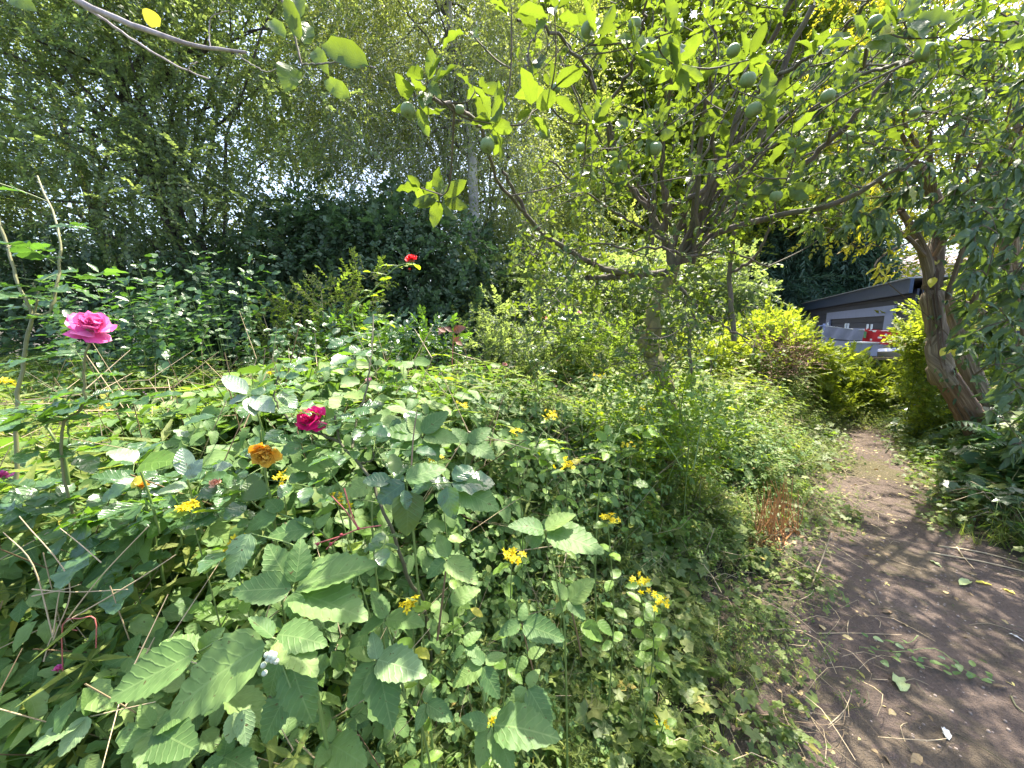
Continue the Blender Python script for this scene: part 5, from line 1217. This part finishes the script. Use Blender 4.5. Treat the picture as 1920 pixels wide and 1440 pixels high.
rose('leggy rose with forked green canes left of the pale sheened leaves',
     [([(128, 900, 1.0), (112, 860, 1.0), (88, 800, 1.0), (30, 750, 1.05)], .0045, .002), ([(88, 800, 1.0), (110, 765, 1.0), (145, 730, 1.0)], .003, .0015), ([(128, 850, 1.0), (128, 790, 1.0), (122, 750, 1.0)], .003, .0015)],
     [], ls=.055, nleaf=5, lmat=L_rose)
rose('small rose bush low among feathery weeds at far left', [([(60, 1010, 1.2), (100, 900, 1.25), (170, 860, 1.3)], .004, .002), ([(40, 990, 1.2), (20, 900, 1.25)], .003, .002)], [], ls=.05, nleaf=9)
rose('glossy leaved rose filling the bed beneath the pale sheened leaves', [([(300, 1050, 1.0), (280, 960, 1.0), (240, 880, 1.05)], .004, .002), ([(330, 1040, 1.0), (360, 950, 1.0), (390, 870, 1.05)], .003, .002), ([(250, 1040, .95), (180, 960, .95), (110, 930, 1.0)], .003, .002)], [], ls=.062, nleaf=8, lmat=L_rose)
rose('round leaved rose in the middle right of the bed', [([(1120, 960, 1.5), (1140, 860, 1.5), (1170, 790, 1.55)], .004, .002), ([(1100, 950, 1.5), (1060, 850, 1.55), (1010, 800, 1.6)], .003, .002)], [], ls=.05, nleaf=9, lmat=L_hyper)
rose('briar with reddish stems at the sunny side of the apple trunk', [([(1290, 840, 2.3), (1275, 790, 2.2), (1290, 700, 2.0), (1330, 640, 2.0)], .004, .002), ([(1300, 880, 1.9), (1320, 780, 1.95), (1350, 730, 2.0)], .003, .002), ([(1280, 880, 1.9), (1220, 780, 1.9), (1210, 730, 1.9)], .003, .0015)], [], ls=.04, nleaf=9, lmat=L_hyper, stemmat=S_green)

# --- brambles drawn leaf by leaf
def bramble(label, leaves, canes, mat=None, berries=None, name='bramble', cat='bramble'):
    b = at(*canes[0][0][0]); root = thing(name, label, cat, (b[0], b[1], 0)); L = Leaves()
    for ci, (pts, r0, r1, sm) in enumerate(canes):
        P = [at(*q) for q in pts]
        if ci == 0: P = [np.array([P[0][0] + .03, P[0][1] + .06, .02])] + P
        p = curve(P, 24); mb = MB(); mb.tube(p, np.linspace(r0, r1, len(p)), 6)
        for _ in range(14): mb.inst(T_thorn, [p[R.randint(1, len(p) - 1)]], [rv3()], [rv3()], r0 * 2)
        mb.build('cane', sm, root)
    for lf in leaves:
        bb_, tt_, d0, d1 = lf[:4]; m = lf[4] if len(lf) > 4 and lf[4] else (mat or L_bramble); T = lf[5] if len(lf) > 5 else T_brs[R.randint(4)]
        pxleaf(L, bb_, tt_, d0, d1, m, T, .55, .18)
    L.finish(root, 300, 8)
    if berries:
        for (px, py, d) in berries:
            for q in range(1): put('berry', T_ball, M_berry, at(px, py, d), np.array([1., 0, 0]), np.array([0, 0, 1.]), .0085, root, wloc(root))
    return root
bramble('large bramble shoot with big toothed leaves and white unripe berries at bottom left',
    [((547, 1103), (435, 1105), .72, .68), ((547, 1100), (500, 1022), .74, .74), ((552, 1093), (570, 1012), .72, .74), ((548, 1110), (690, 1145), .72, .70), ((555, 1100), (705, 1052), .74, .76), ((548, 1112), (560, 1170), .7, .68),
     ((370, 1223), (198, 1308), .66, .62), ((500, 1207), (288, 1330), .64, .58), ((373, 1225), (304, 1192), .68, .68), ((374, 1222), (414, 1180), .68, .68), ((512, 1195), (468, 1155), .64, .64), ((520, 1190), (600, 1196), .64, .62), ((520, 1200), (598, 1245), .63, .6),
     ((547, 1243), (575, 1362), .62, .58), ((525, 1235), (494, 1318), .62, .60), ((545, 1290), (478, 1398), .62, .58), ((470, 1000), (425, 1085), .8, .76, L_bramble_pale), ((480, 1010), (450, 1040), .8, .78, L_bramble_pale)],
    [([(600, 1330, .72), (585, 1230, .7), (548, 1105, .74)], .004, .0025, S_green), ([(585, 1250, .7), (520, 1200, .66), (440, 1190, .66), (372, 1222, .67)], .0028, .0018, S_green), ([(560, 1180, .7), (530, 1230, .62), (545, 1290, .6)], .002, .0014, S_green), ([(548, 1105, .74), (560, 1030, .8), (470, 1000, .82)], .002, .0014, S_green)],
    berries=[(500, 1228, .58), (508, 1225, .58), (515, 1228, .58), (503, 1236, .58), (511, 1238, .58), (518, 1240, .58), (494, 1247, .58), (496, 1262, .58), (507, 1230, .57), (514, 1234, .57)])
bramble('bramble clump in deep shade at the bottom left with broad dark leaves',
    [((287, 1367), (222, 1405), .7, .66), ((287, 1367), (360, 1405), .7, .66), ((285, 1362), (262, 1322), .7, .7), ((290, 1365), (350, 1335), .7, .7), ((287, 1370), (300, 1445), .7, .64), ((165, 1345), (42, 1396), .72, .68, L_bramble_pale), ((165, 1342), (110, 1420), .72, .68, L_bramble_pale), ((168, 1340), (160, 1290), .72, .72),
     ((430, 1300), (500, 1360), .75, .72), ((430, 1300), (380, 1340), .75, .72), ((432, 1296), (440, 1255), .75, .76), ((340, 1290), (300, 1260), .8, .8), ((420, 1420), (480, 1440), .7, .68), ((420, 1420), (370, 1445), .7, .68), ((420, 1416), (430, 1370), .7, .7), ((240, 1230), (180, 1260), .8, .78), ((240, 1228), (262, 1190), .8, .8), ((240, 1232), (290, 1262), .8, .78),
     ((60, 1300), (10, 1330), .8, .78), ((60, 1298), (60, 1250), .8, .8), ((60, 1300), (110, 1310), .8, .78), ((455, 1330), (462, 1400), .62, .6, L_bramble_pale), ((440, 1335), (430, 1395), .62, .6, L_bramble_pale)],
    [([(330, 1440, .8), (300, 1400, .74), (287, 1367, .71)], .003, .002, S_green), ([(330, 1440, .8), (430, 1380, .8), (430, 1300, .76)], .003, .002, S_green), ([(250, 1430, .8), (200, 1380, .75), (165, 1345, .73)], .003, .002, S_green), ([(330, 1440, .85), (260, 1300, .85), (240, 1230, .82)], .003, .002, S_brown)])
bramble('bramble with three broad matt leaves pointing out over the bottom centre',
    [((707, 1237), (698, 1185), .78, .8, L_bramble_pale), ((707, 1237), (795, 1258), .78, .74, L_bramble_pale), ((707, 1240), (650, 1322), .78, .72), ((710, 1240), (728, 1360), .78, .7), ((704, 1235), (655, 1215), .78, .78), ((990, 1290), (1038, 1368), .85, .8), ((985, 1288), (955, 1340), .85, .82), ((988, 1285), (1010, 1255), .85, .86),
     ((845, 1130), (895, 1098), .85, .86), ((838, 1050), (895, 1092), .85, .8), ((835, 1050), (800, 1080), .85, .82), ((840, 1045), (820, 1000), .85, .88), ((640, 1130), (605, 1180), .8, .78), ((720, 1160), (672, 1190), .82, .8), ((722, 1160), (700, 1105), .82, .84), ((724, 1160), (795, 1165), .82, .8), ((800, 1320), (780, 1370), .8, .76), ((800, 1320), (850, 1350), .8, .78), ((800, 1318), (805, 1280), .8, .82), ((620, 1395), (590, 1440), .75, .7), ((620, 1395), (675, 1425), .75, .7), ((620, 1392), (625, 1350), .75, .77),
     ((980, 1170), (1058, 1198), .9, .86), ((975, 1168), (935, 1190), .9, .88), ((978, 1165), (985, 1130), .9, .92)],
    [([(800, 1400, .85), (760, 1310, .82), (707, 1237, .79)], .003, .002, S_green), ([(1000, 1400, .9), (995, 1340, .88), (988, 1288, .86)], .003, .002, S_green), ([(820, 1200, .9), (830, 1120, .88), (838, 1050, .86)], .003, .002, S_brown), ([(760, 1310, .82), (740, 1220, .82), (722, 1160, .83)], .003, .002, S_green), ([(1000, 1260, .95), (985, 1200, .92), (978, 1168, .9)], .002, .0016, S_brown)])
bramble('bramble spray with pointed sunlit leaflets just right of centre',
    [((1020, 995), (962, 974), .92, .9), ((1022, 993), (1078, 962), .92, .92), ((1025, 998), (1130, 1017), .92, .86), ((1018, 998), (995, 1026), .92, .9), ((1067, 1127), (1112, 1085), 1.0, 1.0), ((1065, 1127), (1098, 1155), 1.0, .96), ((1064, 1125), (1035, 1088), 1.0, 1.02), ((1064, 1127), (1040, 1150), 1.0, .98), ((1090, 1170), (1130, 1200), 1.0, .97, L_hyper), ((1110, 1160), (1105, 1215), 1.0, .97, L_hyper), ((1120, 1165), (1150, 1190), 1.0, .98, L_hyper)],
    [([(1060, 1220, 1.0), (1050, 1120, .98), (1022, 997, .93)], .003, .0018, S_green), ([(1090, 1230, 1.05), (1080, 1180, 1.02), (1066, 1127, 1.0)], .003, .002, S_brown)])
bramble('mid bed bramble with pale green toothed leaves behind the brown cane',
    [((790, 815), (720, 800), 1.0, .98), ((790, 815), (765, 780), 1.0, 1.02), ((792, 812), (840, 770), 1.0, 1.02), ((795, 818), (860, 825), 1.0, .97), ((790, 820), (745, 850), 1.0, .96), ((795, 820), (820, 860), 1.0, .95), ((620, 880), (545, 865), .95, .93), ((620, 880), (600, 850), .95, .97), ((622, 880), (660, 850), .95, .97), ((620, 882), (590, 910), .95, .92), ((700, 905), (640, 925), .88, .85), ((590, 990), (500, 995), .85, .82), ((592, 990), (560, 965), .85, .86), ((595, 992), (620, 960), .85, .87),
     ((520, 965), (455, 985), .88, .86, L_bramble), ((525, 960), (500, 930), .88, .9), ((880, 830), (920, 800), 1.05, 1.07), ((878, 832), (925, 850), 1.05, 1.0), ((876, 830), (850, 800), 1.05, 1.05), ((690, 800), (640, 790), 1.05, 1.05), ((692, 800), (715, 775), 1.05, 1.07), ((690, 802), (690, 835), 1.05, 1.0)],
    [([(700, 1020, .95), (720, 920, .98), (790, 818, 1.0)], .003, .0018, S_green), ([(660, 1010, .92), (650, 940, .92), (620, 882, .95)], .003, .0018, S_green), ([(640, 1060, .9), (620, 1020, .88), (592, 990, .86), (522, 962, .89)], .0025, .0016, S_green), ([(860, 950, 1.05), (870, 880, 1.05), (878, 832, 1.05)], .0025, .0016, S_green), ([(740, 900, 1.0), (710, 850, 1.03), (690, 801, 1.05)], .0025, .0016, S_green)])
bramble('glossy blue green rose shoot with large smooth leaves in the centre',
    [((760, 905), (705, 940), .82, .80, L_rose, T_rose[1]), ((765, 920), (765, 1008), .8, .78, L_apple, T_heart[0]), ((757, 918), (765, 955), .79, .78, L_rose, T_rose[0]), ((812, 905), (768, 925), .82, .81, L_rose, T_rose[0]), ((838, 912), (847, 974), .8, .77, L_rose, T_heart[0]), ((845, 908), (925, 895), .82, .82, L_rose, T_rose[1]), ((848, 900), (885, 872), .82, .84, L_rose, T_rose[1]), ((850, 912), (935, 950), .82, .79, L_bramble, T_brs[0]), ((760, 900), (832, 868), .8, .82, L_bramble, T_brs[1]), ((745, 890), (735, 850), .82, .84, L_apple, T_rose[2]), ((735, 905), (680, 900), .82, .82, L_rose, T_rose[2])],
    [([(775, 1000, .84), (765, 950, .83), (762, 900, .83)], .003, .002, S_green), ([(765, 930, .84), (800, 910, .83), (850, 905, .83)], .002, .0014, S_green), ([(770, 900, .85), (775, 820, .9), (782, 770, .92)], .002, .0012, S_brown)], name='rose_shoot', cat='rose shoot')
SHEEN_LEAF = leafmat('glossy leaf with painted sheen', (.09, .14, .08), (.12, .17, .10), (.15, .20, .12), (.2, .3, .06), tf=.2, rough=.3, veins=8, spec=1.0, oddp=0)  # sheen of the light painted in as a paler base colour, besides the gloss
bramble('leaf spray with painted pale sheen standing above the weeds at left centre',
    [((465, 740), (418, 700), .95, .95, SHEEN_LEAF, T_oval[0]), ((465, 742), (425, 752), .95, .93, SHEEN_LEAF, T_oval[1]), ((468, 738), (502, 728), .95, .96, L_rose, T_oval[1]), ((468, 743), (512, 768), .95, .92, SHEEN_LEAF, T_oval[0]), ((465, 745), (478, 778), .95, .91, SHEEN_LEAF, T_oval[2]), ((522, 733), (556, 762), .95, .93, SHEEN_LEAF, T_oval[0]), ((255, 868), (208, 832), .85, .86, SHEEN_LEAF, T_oval[1]), ((262, 872), (328, 855), .85, .84, L_hyper, T_heart[0]),
     ((352, 895), (340, 838), .85, .86, SHEEN_LEAF, T_oval[0]), ((352, 900), (372, 862), .85, .85, SHEEN_LEAF, T_oval[1]), ((352, 912), (290, 918), .85, .82, SHEEN_LEAF, T_heart[0]), ((350, 820), (330, 800), .9, .9, SHEEN_LEAF, T_heart[1]), ((240, 910), (180, 935), .88, .86, L_rose, T_oval[1]), ((480, 940), (470, 885), .9, .92, L_apple, T_heart[0]), ((420, 950), (440, 905), .9, .92, L_apple, T_heart[1]), ((270, 890), (245, 915), .9, .88, L_yellow, T_oval[0]), ((395, 880), (430, 868), .9, .9, SHEEN_LEAF, T_oval[1])],
    [([(500, 900, 1.0), (490, 800, .98), (466, 742, .95)], .003, .002, S_green), ([(300, 1000, .9), (280, 930, .88), (258, 870, .86)], .003, .002, S_green), ([(380, 1000, .9), (365, 950, .88), (352, 900, .86)], .003, .002, S_green)], name='sheened_shrub', cat='shrub')
b_ = bramble('plant with narrow deeply cut green leaves at the bottom centre',
    [((920, 1363), (968, 1442), .8, .76), ((918, 1365), (893, 1440), .8, .76), ((925, 1360), (1038, 1362), .8, .76), ((915, 1360), (865, 1345), .8, .8), ((905, 1250), (935, 1310), .82, .78), ((905, 1248), (845, 1278), .82, .8), ((907, 1245), (880, 1215), .82, .84), ((910, 1246), (950, 1225), .82, .84), ((870, 1210), (900, 1180), .85, .87), ((870, 1212), (850, 1235), .85, .84), ((872, 1212), (905, 1228), .85, .83), ((990, 1230), (1020, 1215), .9, .9), ((988, 1232), (965, 1260), .9, .88)],
    [([(900, 1440, .9), (915, 1400, .85), (920, 1363, .81)], .003, .002, S_green), ([(910, 1360, .86), (905, 1300, .85), (906, 1248, .83)], .002, .0014, S_green), ([(906, 1300, .86), (885, 1260, .86), (870, 1211, .86)], .002, .0014, S_green)], mat=L_bramble, name='lobed_leaved_herb', cat='herb')

# --- dry stems at the left, dead stalks, red stalk
dp = thing('dry_stem_fan', 'fan of bare tan grass stems spreading over the weeds at the left', 'dry grass', tuple(at(100, 1190, .8) * [1, 1, 0]))
for pts in [[(100, 1200), (130, 1090), (36, 968)], [(100, 1195), (62, 1060), (6, 998)], [(118, 1172), (190, 1080), (280, 985)], [(120, 1168), (250, 1092), (330, 1040)], [(100, 1190), (108, 1130), (112, 1108)], [(82, 1240), (92, 1205), (100, 1190)], [(60, 1118), (120, 1105), (152, 1095)], [(190, 1055), (150, 1020), (112, 990)], [(270, 1235), (282, 1210), (290, 1195)], [(60, 1105), (140, 1110), (240, 1105)]]:
    p = curve([at(*q, .8) for q in pts], 10); mb = MB(); mb.tube(p, np.linspace(.0016, .0009, len(p)), 4); mb.build('stem', S_dry, dp)
rs = thing('red_stalk', 'hooked reddish stalk ending in a small pink flower at lower left', 'flower stalk', tuple(at(118, 1250, .75) * [1, 1, 0]))
for pts in [[(118, 1262), (118, 1170), (150, 1160), (178, 1160), (180, 1215)], [(118, 1190), (128, 1180), (145, 1182)]]:
    p = curve([at(*q, .78) for q in pts], 14); mb = MB(); mb.tube(p, .0012, 5); mb.build('stem', S_red, rs)
bloom(rs, at(110, 1255, .78), .022, P_pink, n=8, openness=.4)
r2 = thing('red_berry_stalk', 'branching bright red stalk with small red knots in the centre of the bed', 'stalk', tuple(at(680, 1000, .8) * [1, 1, 0]))
for pts in [[(590, 1020), (640, 1005), (672, 992), (715, 985)], [(640, 1003), (620, 1022), (612, 1030)], [(672, 992), (650, 960), (622, 930)], [(672, 990), (660, 965), (645, 915)]]:
    p = curve([at(*q, .8) for q in pts], 10); mb = MB(); mb.tube(p, .0014, 5); mb.build('stem', S_red, r2)
for px, py in ((596, 1020), (620, 1020), (640, 1003), (672, 991)): put('knot', T_ball, plain('dark red knot', (.3, .03, .05)), at(px, py, .8), np.array([1., 0, 0]), np.array([0, 0, 1.]), .007, r2, wloc(r2))
for i, (px, py, d, lab) in enumerate([(1425, 950, 2.6, 'rust coloured dead stalks standing in the sun left of the path'), (1465, 930, 2.9, 'second clump of orange brown dead stalks nearer the path'), (1290, 900, 2.5, 'thin orange dead stalks under the sunny briar')]):
    c = np.array([STALKS[i][0], STALKS[i][1], float(gz(*STALKS[i]))]); root = thing('dead_stalks', lab, 'dead stalks', tuple(c), 'clumps of rusty dead stalks')
    for k in range((44, 26, 14)[i]):
        a = R.normal(0, .3); h = R.uniform(.18, .42); e = c + np.array([math.sin(a) * h * .7, R.normal(0, .06), h]); b0 = c + np.array([R.normal(0, .07), R.normal(0, .05), 0])
        mb = MB(); mb.tube(curve([b0, (b0 + e) / 2 + R.normal(0, .01, 3), e], 6), np.linspace(.0035, .0015, 7)[:len(curve([b0, b0, e], 6))], 4); mb.build('stalk', S_rust, root)
    mb = MB()
    for k in range(30):
        a = R.rand() * 6.28; mb.inst(T_thin, [c + R.normal(0, .07, 3) * [1, 1, .2] + [0, 0, .03]], [[math.cos(a), math.sin(a), R.uniform(-.1, 1.5)]], [[0, 0, 1]], R.uniform(.04, .10))
    mb.build('dead_leaves', S_rust, root, kind='stuff')

# bronze leafed shoot before the hedge
br = thing('bronze_leaved_shoot', 'shoot with bronze red leaves before the dark hedge centre', 'shrub shoot', tuple(at(845, 660, 3.6) * [1, 1, 0]))
p = curve([at(850, 760, 3.6), at(848, 690, 3.6), at(850, 625, 3.6)], 8); mb = MB(); mb.tube(p, .004, 5); mb.build('stem', S_red, br)
LL = Leaves()
for b, t in [((850, 622), (872, 612)), ((848, 622), (834, 612)), ((850, 620), (854, 608)), ((856, 640), (866, 646)), ((836, 622), (822, 614)), ((852, 640), (860, 632)), ((832, 618), (822, 626))]: pxleaf(LL, b, t, 3.6, 3.55, L_redleaf, T_ov, .4)
LL.finish(br, 300, 8)

# white and mauve small flowers in the meadow
def tiny_flowers(label, name, mat, n, seed, region, sz):
    q = np.random.RandomState(seed); mb = MB()
    for _ in range(n):
        px, py = q.uniform(region[0], region[1]), q.uniform(region[2], region[3]); d = .5 / max(.05, (py - 614) / FPX) * q.uniform(.85, 1.0); d = min(d, 5)
        c = at(px, py, d); a0 = q.rand() * 6
        for i in range(5):
            a = a0 + i * 1.257; mb.inst(T_far, [c], [[math.cos(a), math.sin(a), .4]], [[0, 0, 1]], sz)
        mb.tube([c, c - np.array([.01, 0, .12])], .0008, 3, slot=1)
    tag(mb.build(name, [mat, S_green]), label, 'flowers', kind='stuff')
tiny_flowers('tiny mauve flowers dotted over the feathery weeds', 'mauve_flowers', P_mauve, 46, 61, (120, 700, 690, 860), .008)
tiny_flowers('tiny white and pink flowers near the thicket', 'white_flowers', P_palepink, 40, 62, (500, 1250, 650, 760), .009)

# ------------------------------------------------------------------ things lying on and by the path
def on_ground(px, py, up_=0.0):
    d = FW + (px - 960) / FPX * RT - (py - 720) / FPX * UP; t = -(1.5 - .02) / d[2]; q = CAM + d * t; q[2] = float(gz(q[0], q[1])) + .018 + up_; return q
def fallen(name, label, cat, b, t, T, mat, lift=.01, group=None):
    a = on_ground(*b); c = on_ground(*t); o = put(name, T, mat, a, (c - a) + np.array([0, 0, lift]), np.array([.15, -.1, 1.]), np.linalg.norm(c - a), None, (0, 0, 0)); o.data = o.data.copy(); tag(o, label, cat, group)
fallen('fallen_leaf', 'pale yellow green fallen leaf lying upright on the dark path', 'leaf', (1688, 1302), (1688, 1260), T_bud[1], L_pale, .03, 'fallen leaves on the path')
fallen('fallen_leaf', 'small white curled leaf or petal near the bottom of the path', 'leaf', (1778, 1396), (1764, 1374), T_bud[0], L_white := plain('white petal', (.5, .52, .5), rough=.6), .02, 'fallen leaves on the path')
fallen('fallen_leaf', 'second white petal touching the first one at its tip', 'leaf', (1774, 1394), (1774, 1372), T_bud[1], L_white, .02, 'fallen leaves on the path')
for b, t, lab in [((1800, 1092), (1825, 1080), 'slim pale green leaf lying near the right edge'), ((1905, 1108), (1880, 1095), 'yellow green leaf next to the right picture edge'), ((1722, 1422), (1712, 1448), 'curled tan leaf at the very bottom of the path'), ((1600, 1332), (1590, 1328), 'tiny bright yellow leaf on the left side of the path'),
                  ((1860, 1290), (1890, 1295), 'tan narrow leaf right of the leafy sprig'), ((1892, 1185), (1920, 1200), 'white narrow leaf at the right edge'), ((1745, 1045), (1772, 1058), 'pale leaf in the shade below the sunlit patch'), ((1830, 1085), (1862, 1090), 'long yellowed leaf beside the fallen sticks'), ((1655, 1150), (1675, 1148), 'small dry leaf on the sunlit patch')]:
    fallen('fallen_leaf', lab, 'leaf', b, t, T_bud[R.randint(3)], L_white if 'white' in lab else L_yellow if 'yellow' in lab else L_dead if ('tan' in lab or 'dry' in lab) else L_pale, .015, 'fallen leaves on the path')
sp = thing('fallen_sprig', 'broken leafy bramble sprig lying across the path', 'sprig', tuple(on_ground(1700, 1225)))
for pts in [[(1610, 1222), (1680, 1232), (1750, 1225), (1800, 1260), (1850, 1290)], [(1650, 1210), (1700, 1215), (1720, 1200)]]:
    mb = MB(); p = curve([on_ground(*q, up_=.012) for q in pts], 14); mb.tube(p, .0016, 4); mb.build('stem', S_green, sp)
LL = Leaves()
for k in range(32):
    px = 1620 + 240 * R.rand(); py = 1215 + (px - 1620) * .3 + R.normal(0, 14); a = on_ground(px, py, .02); th = R.rand() * 6.28
    LL.add(a, np.array([math.cos(th), math.sin(th), R.uniform(-.05, .3)]), nrm(np.array([R.normal(0, .35), R.normal(0, .35), 1])), R.uniform(.022, .05), T_brs[R.randint(4)], L_bramble if k % 4 else L_bramble_pale)
LL.finish(sp, 300, 8)
for pts, r, lab in [([(1760, 1018), (1840, 1030), (1925, 1052)], .007, 'long pale fallen stick at the right, upper one of the pair'), ([(1740, 1030), (1840, 1048), (1925, 1066)], .006, 'long pale fallen stick at the right, lower one of the pair'), ([(1795, 1020), (1808, 1040), (1828, 1062)], .004, 'short stick crossing the two long pale sticks'),
                    ([(1650, 1070), (1720, 1085), (1785, 1100)], .0022, 'thin dark twig crossing the sunlit part of the path'), ([(1530, 1193), (1600, 1193), (1690, 1195)], .002, 'thin straight straw lying over the soil'), ([(1590, 1170), (1588, 1185), (1590, 1200)], .002, 'short straw standing across the straight one'), ([(1895, 1310), (1905, 1330), (1925, 1345)], .004, 'dark forked twig at the bottom right corner'),
                    ([(1660, 850), (1672, 825), (1690, 800)], .005, 'dark bent stick poking from the far end of the path'), ([(1520, 1110), (1538, 1085), (1540, 1055)], .004, 'curved tan stem arching beside the path edge'), ([(1290, 1115), (1320, 1080), (1318, 1050)], .0035, 'dead grey stem leaning in the weeds near the path')]:
    P = [on_ground(*q) for q in pts]
    if 'poking' in lab or 'arching' in lab or 'leaning' in lab: P[1][2] += .12; P[2] = P[1] + np.array([.05, .02, .13])
    root = None; mb = MB(); p = curve(P, 10); mb.tube(p, np.linspace(r, r * .5, len(p)), 6, cap=True); o = mb.build('fallen_stick', S_twig if 'dark' in lab else S_dry); tag(o, lab, 'stick', 'sticks lying by the path')
o = None
print('tris', sum(len(m.polygons) for m in bpy.data.meshes), 'objects', len(bpy.data.objects))
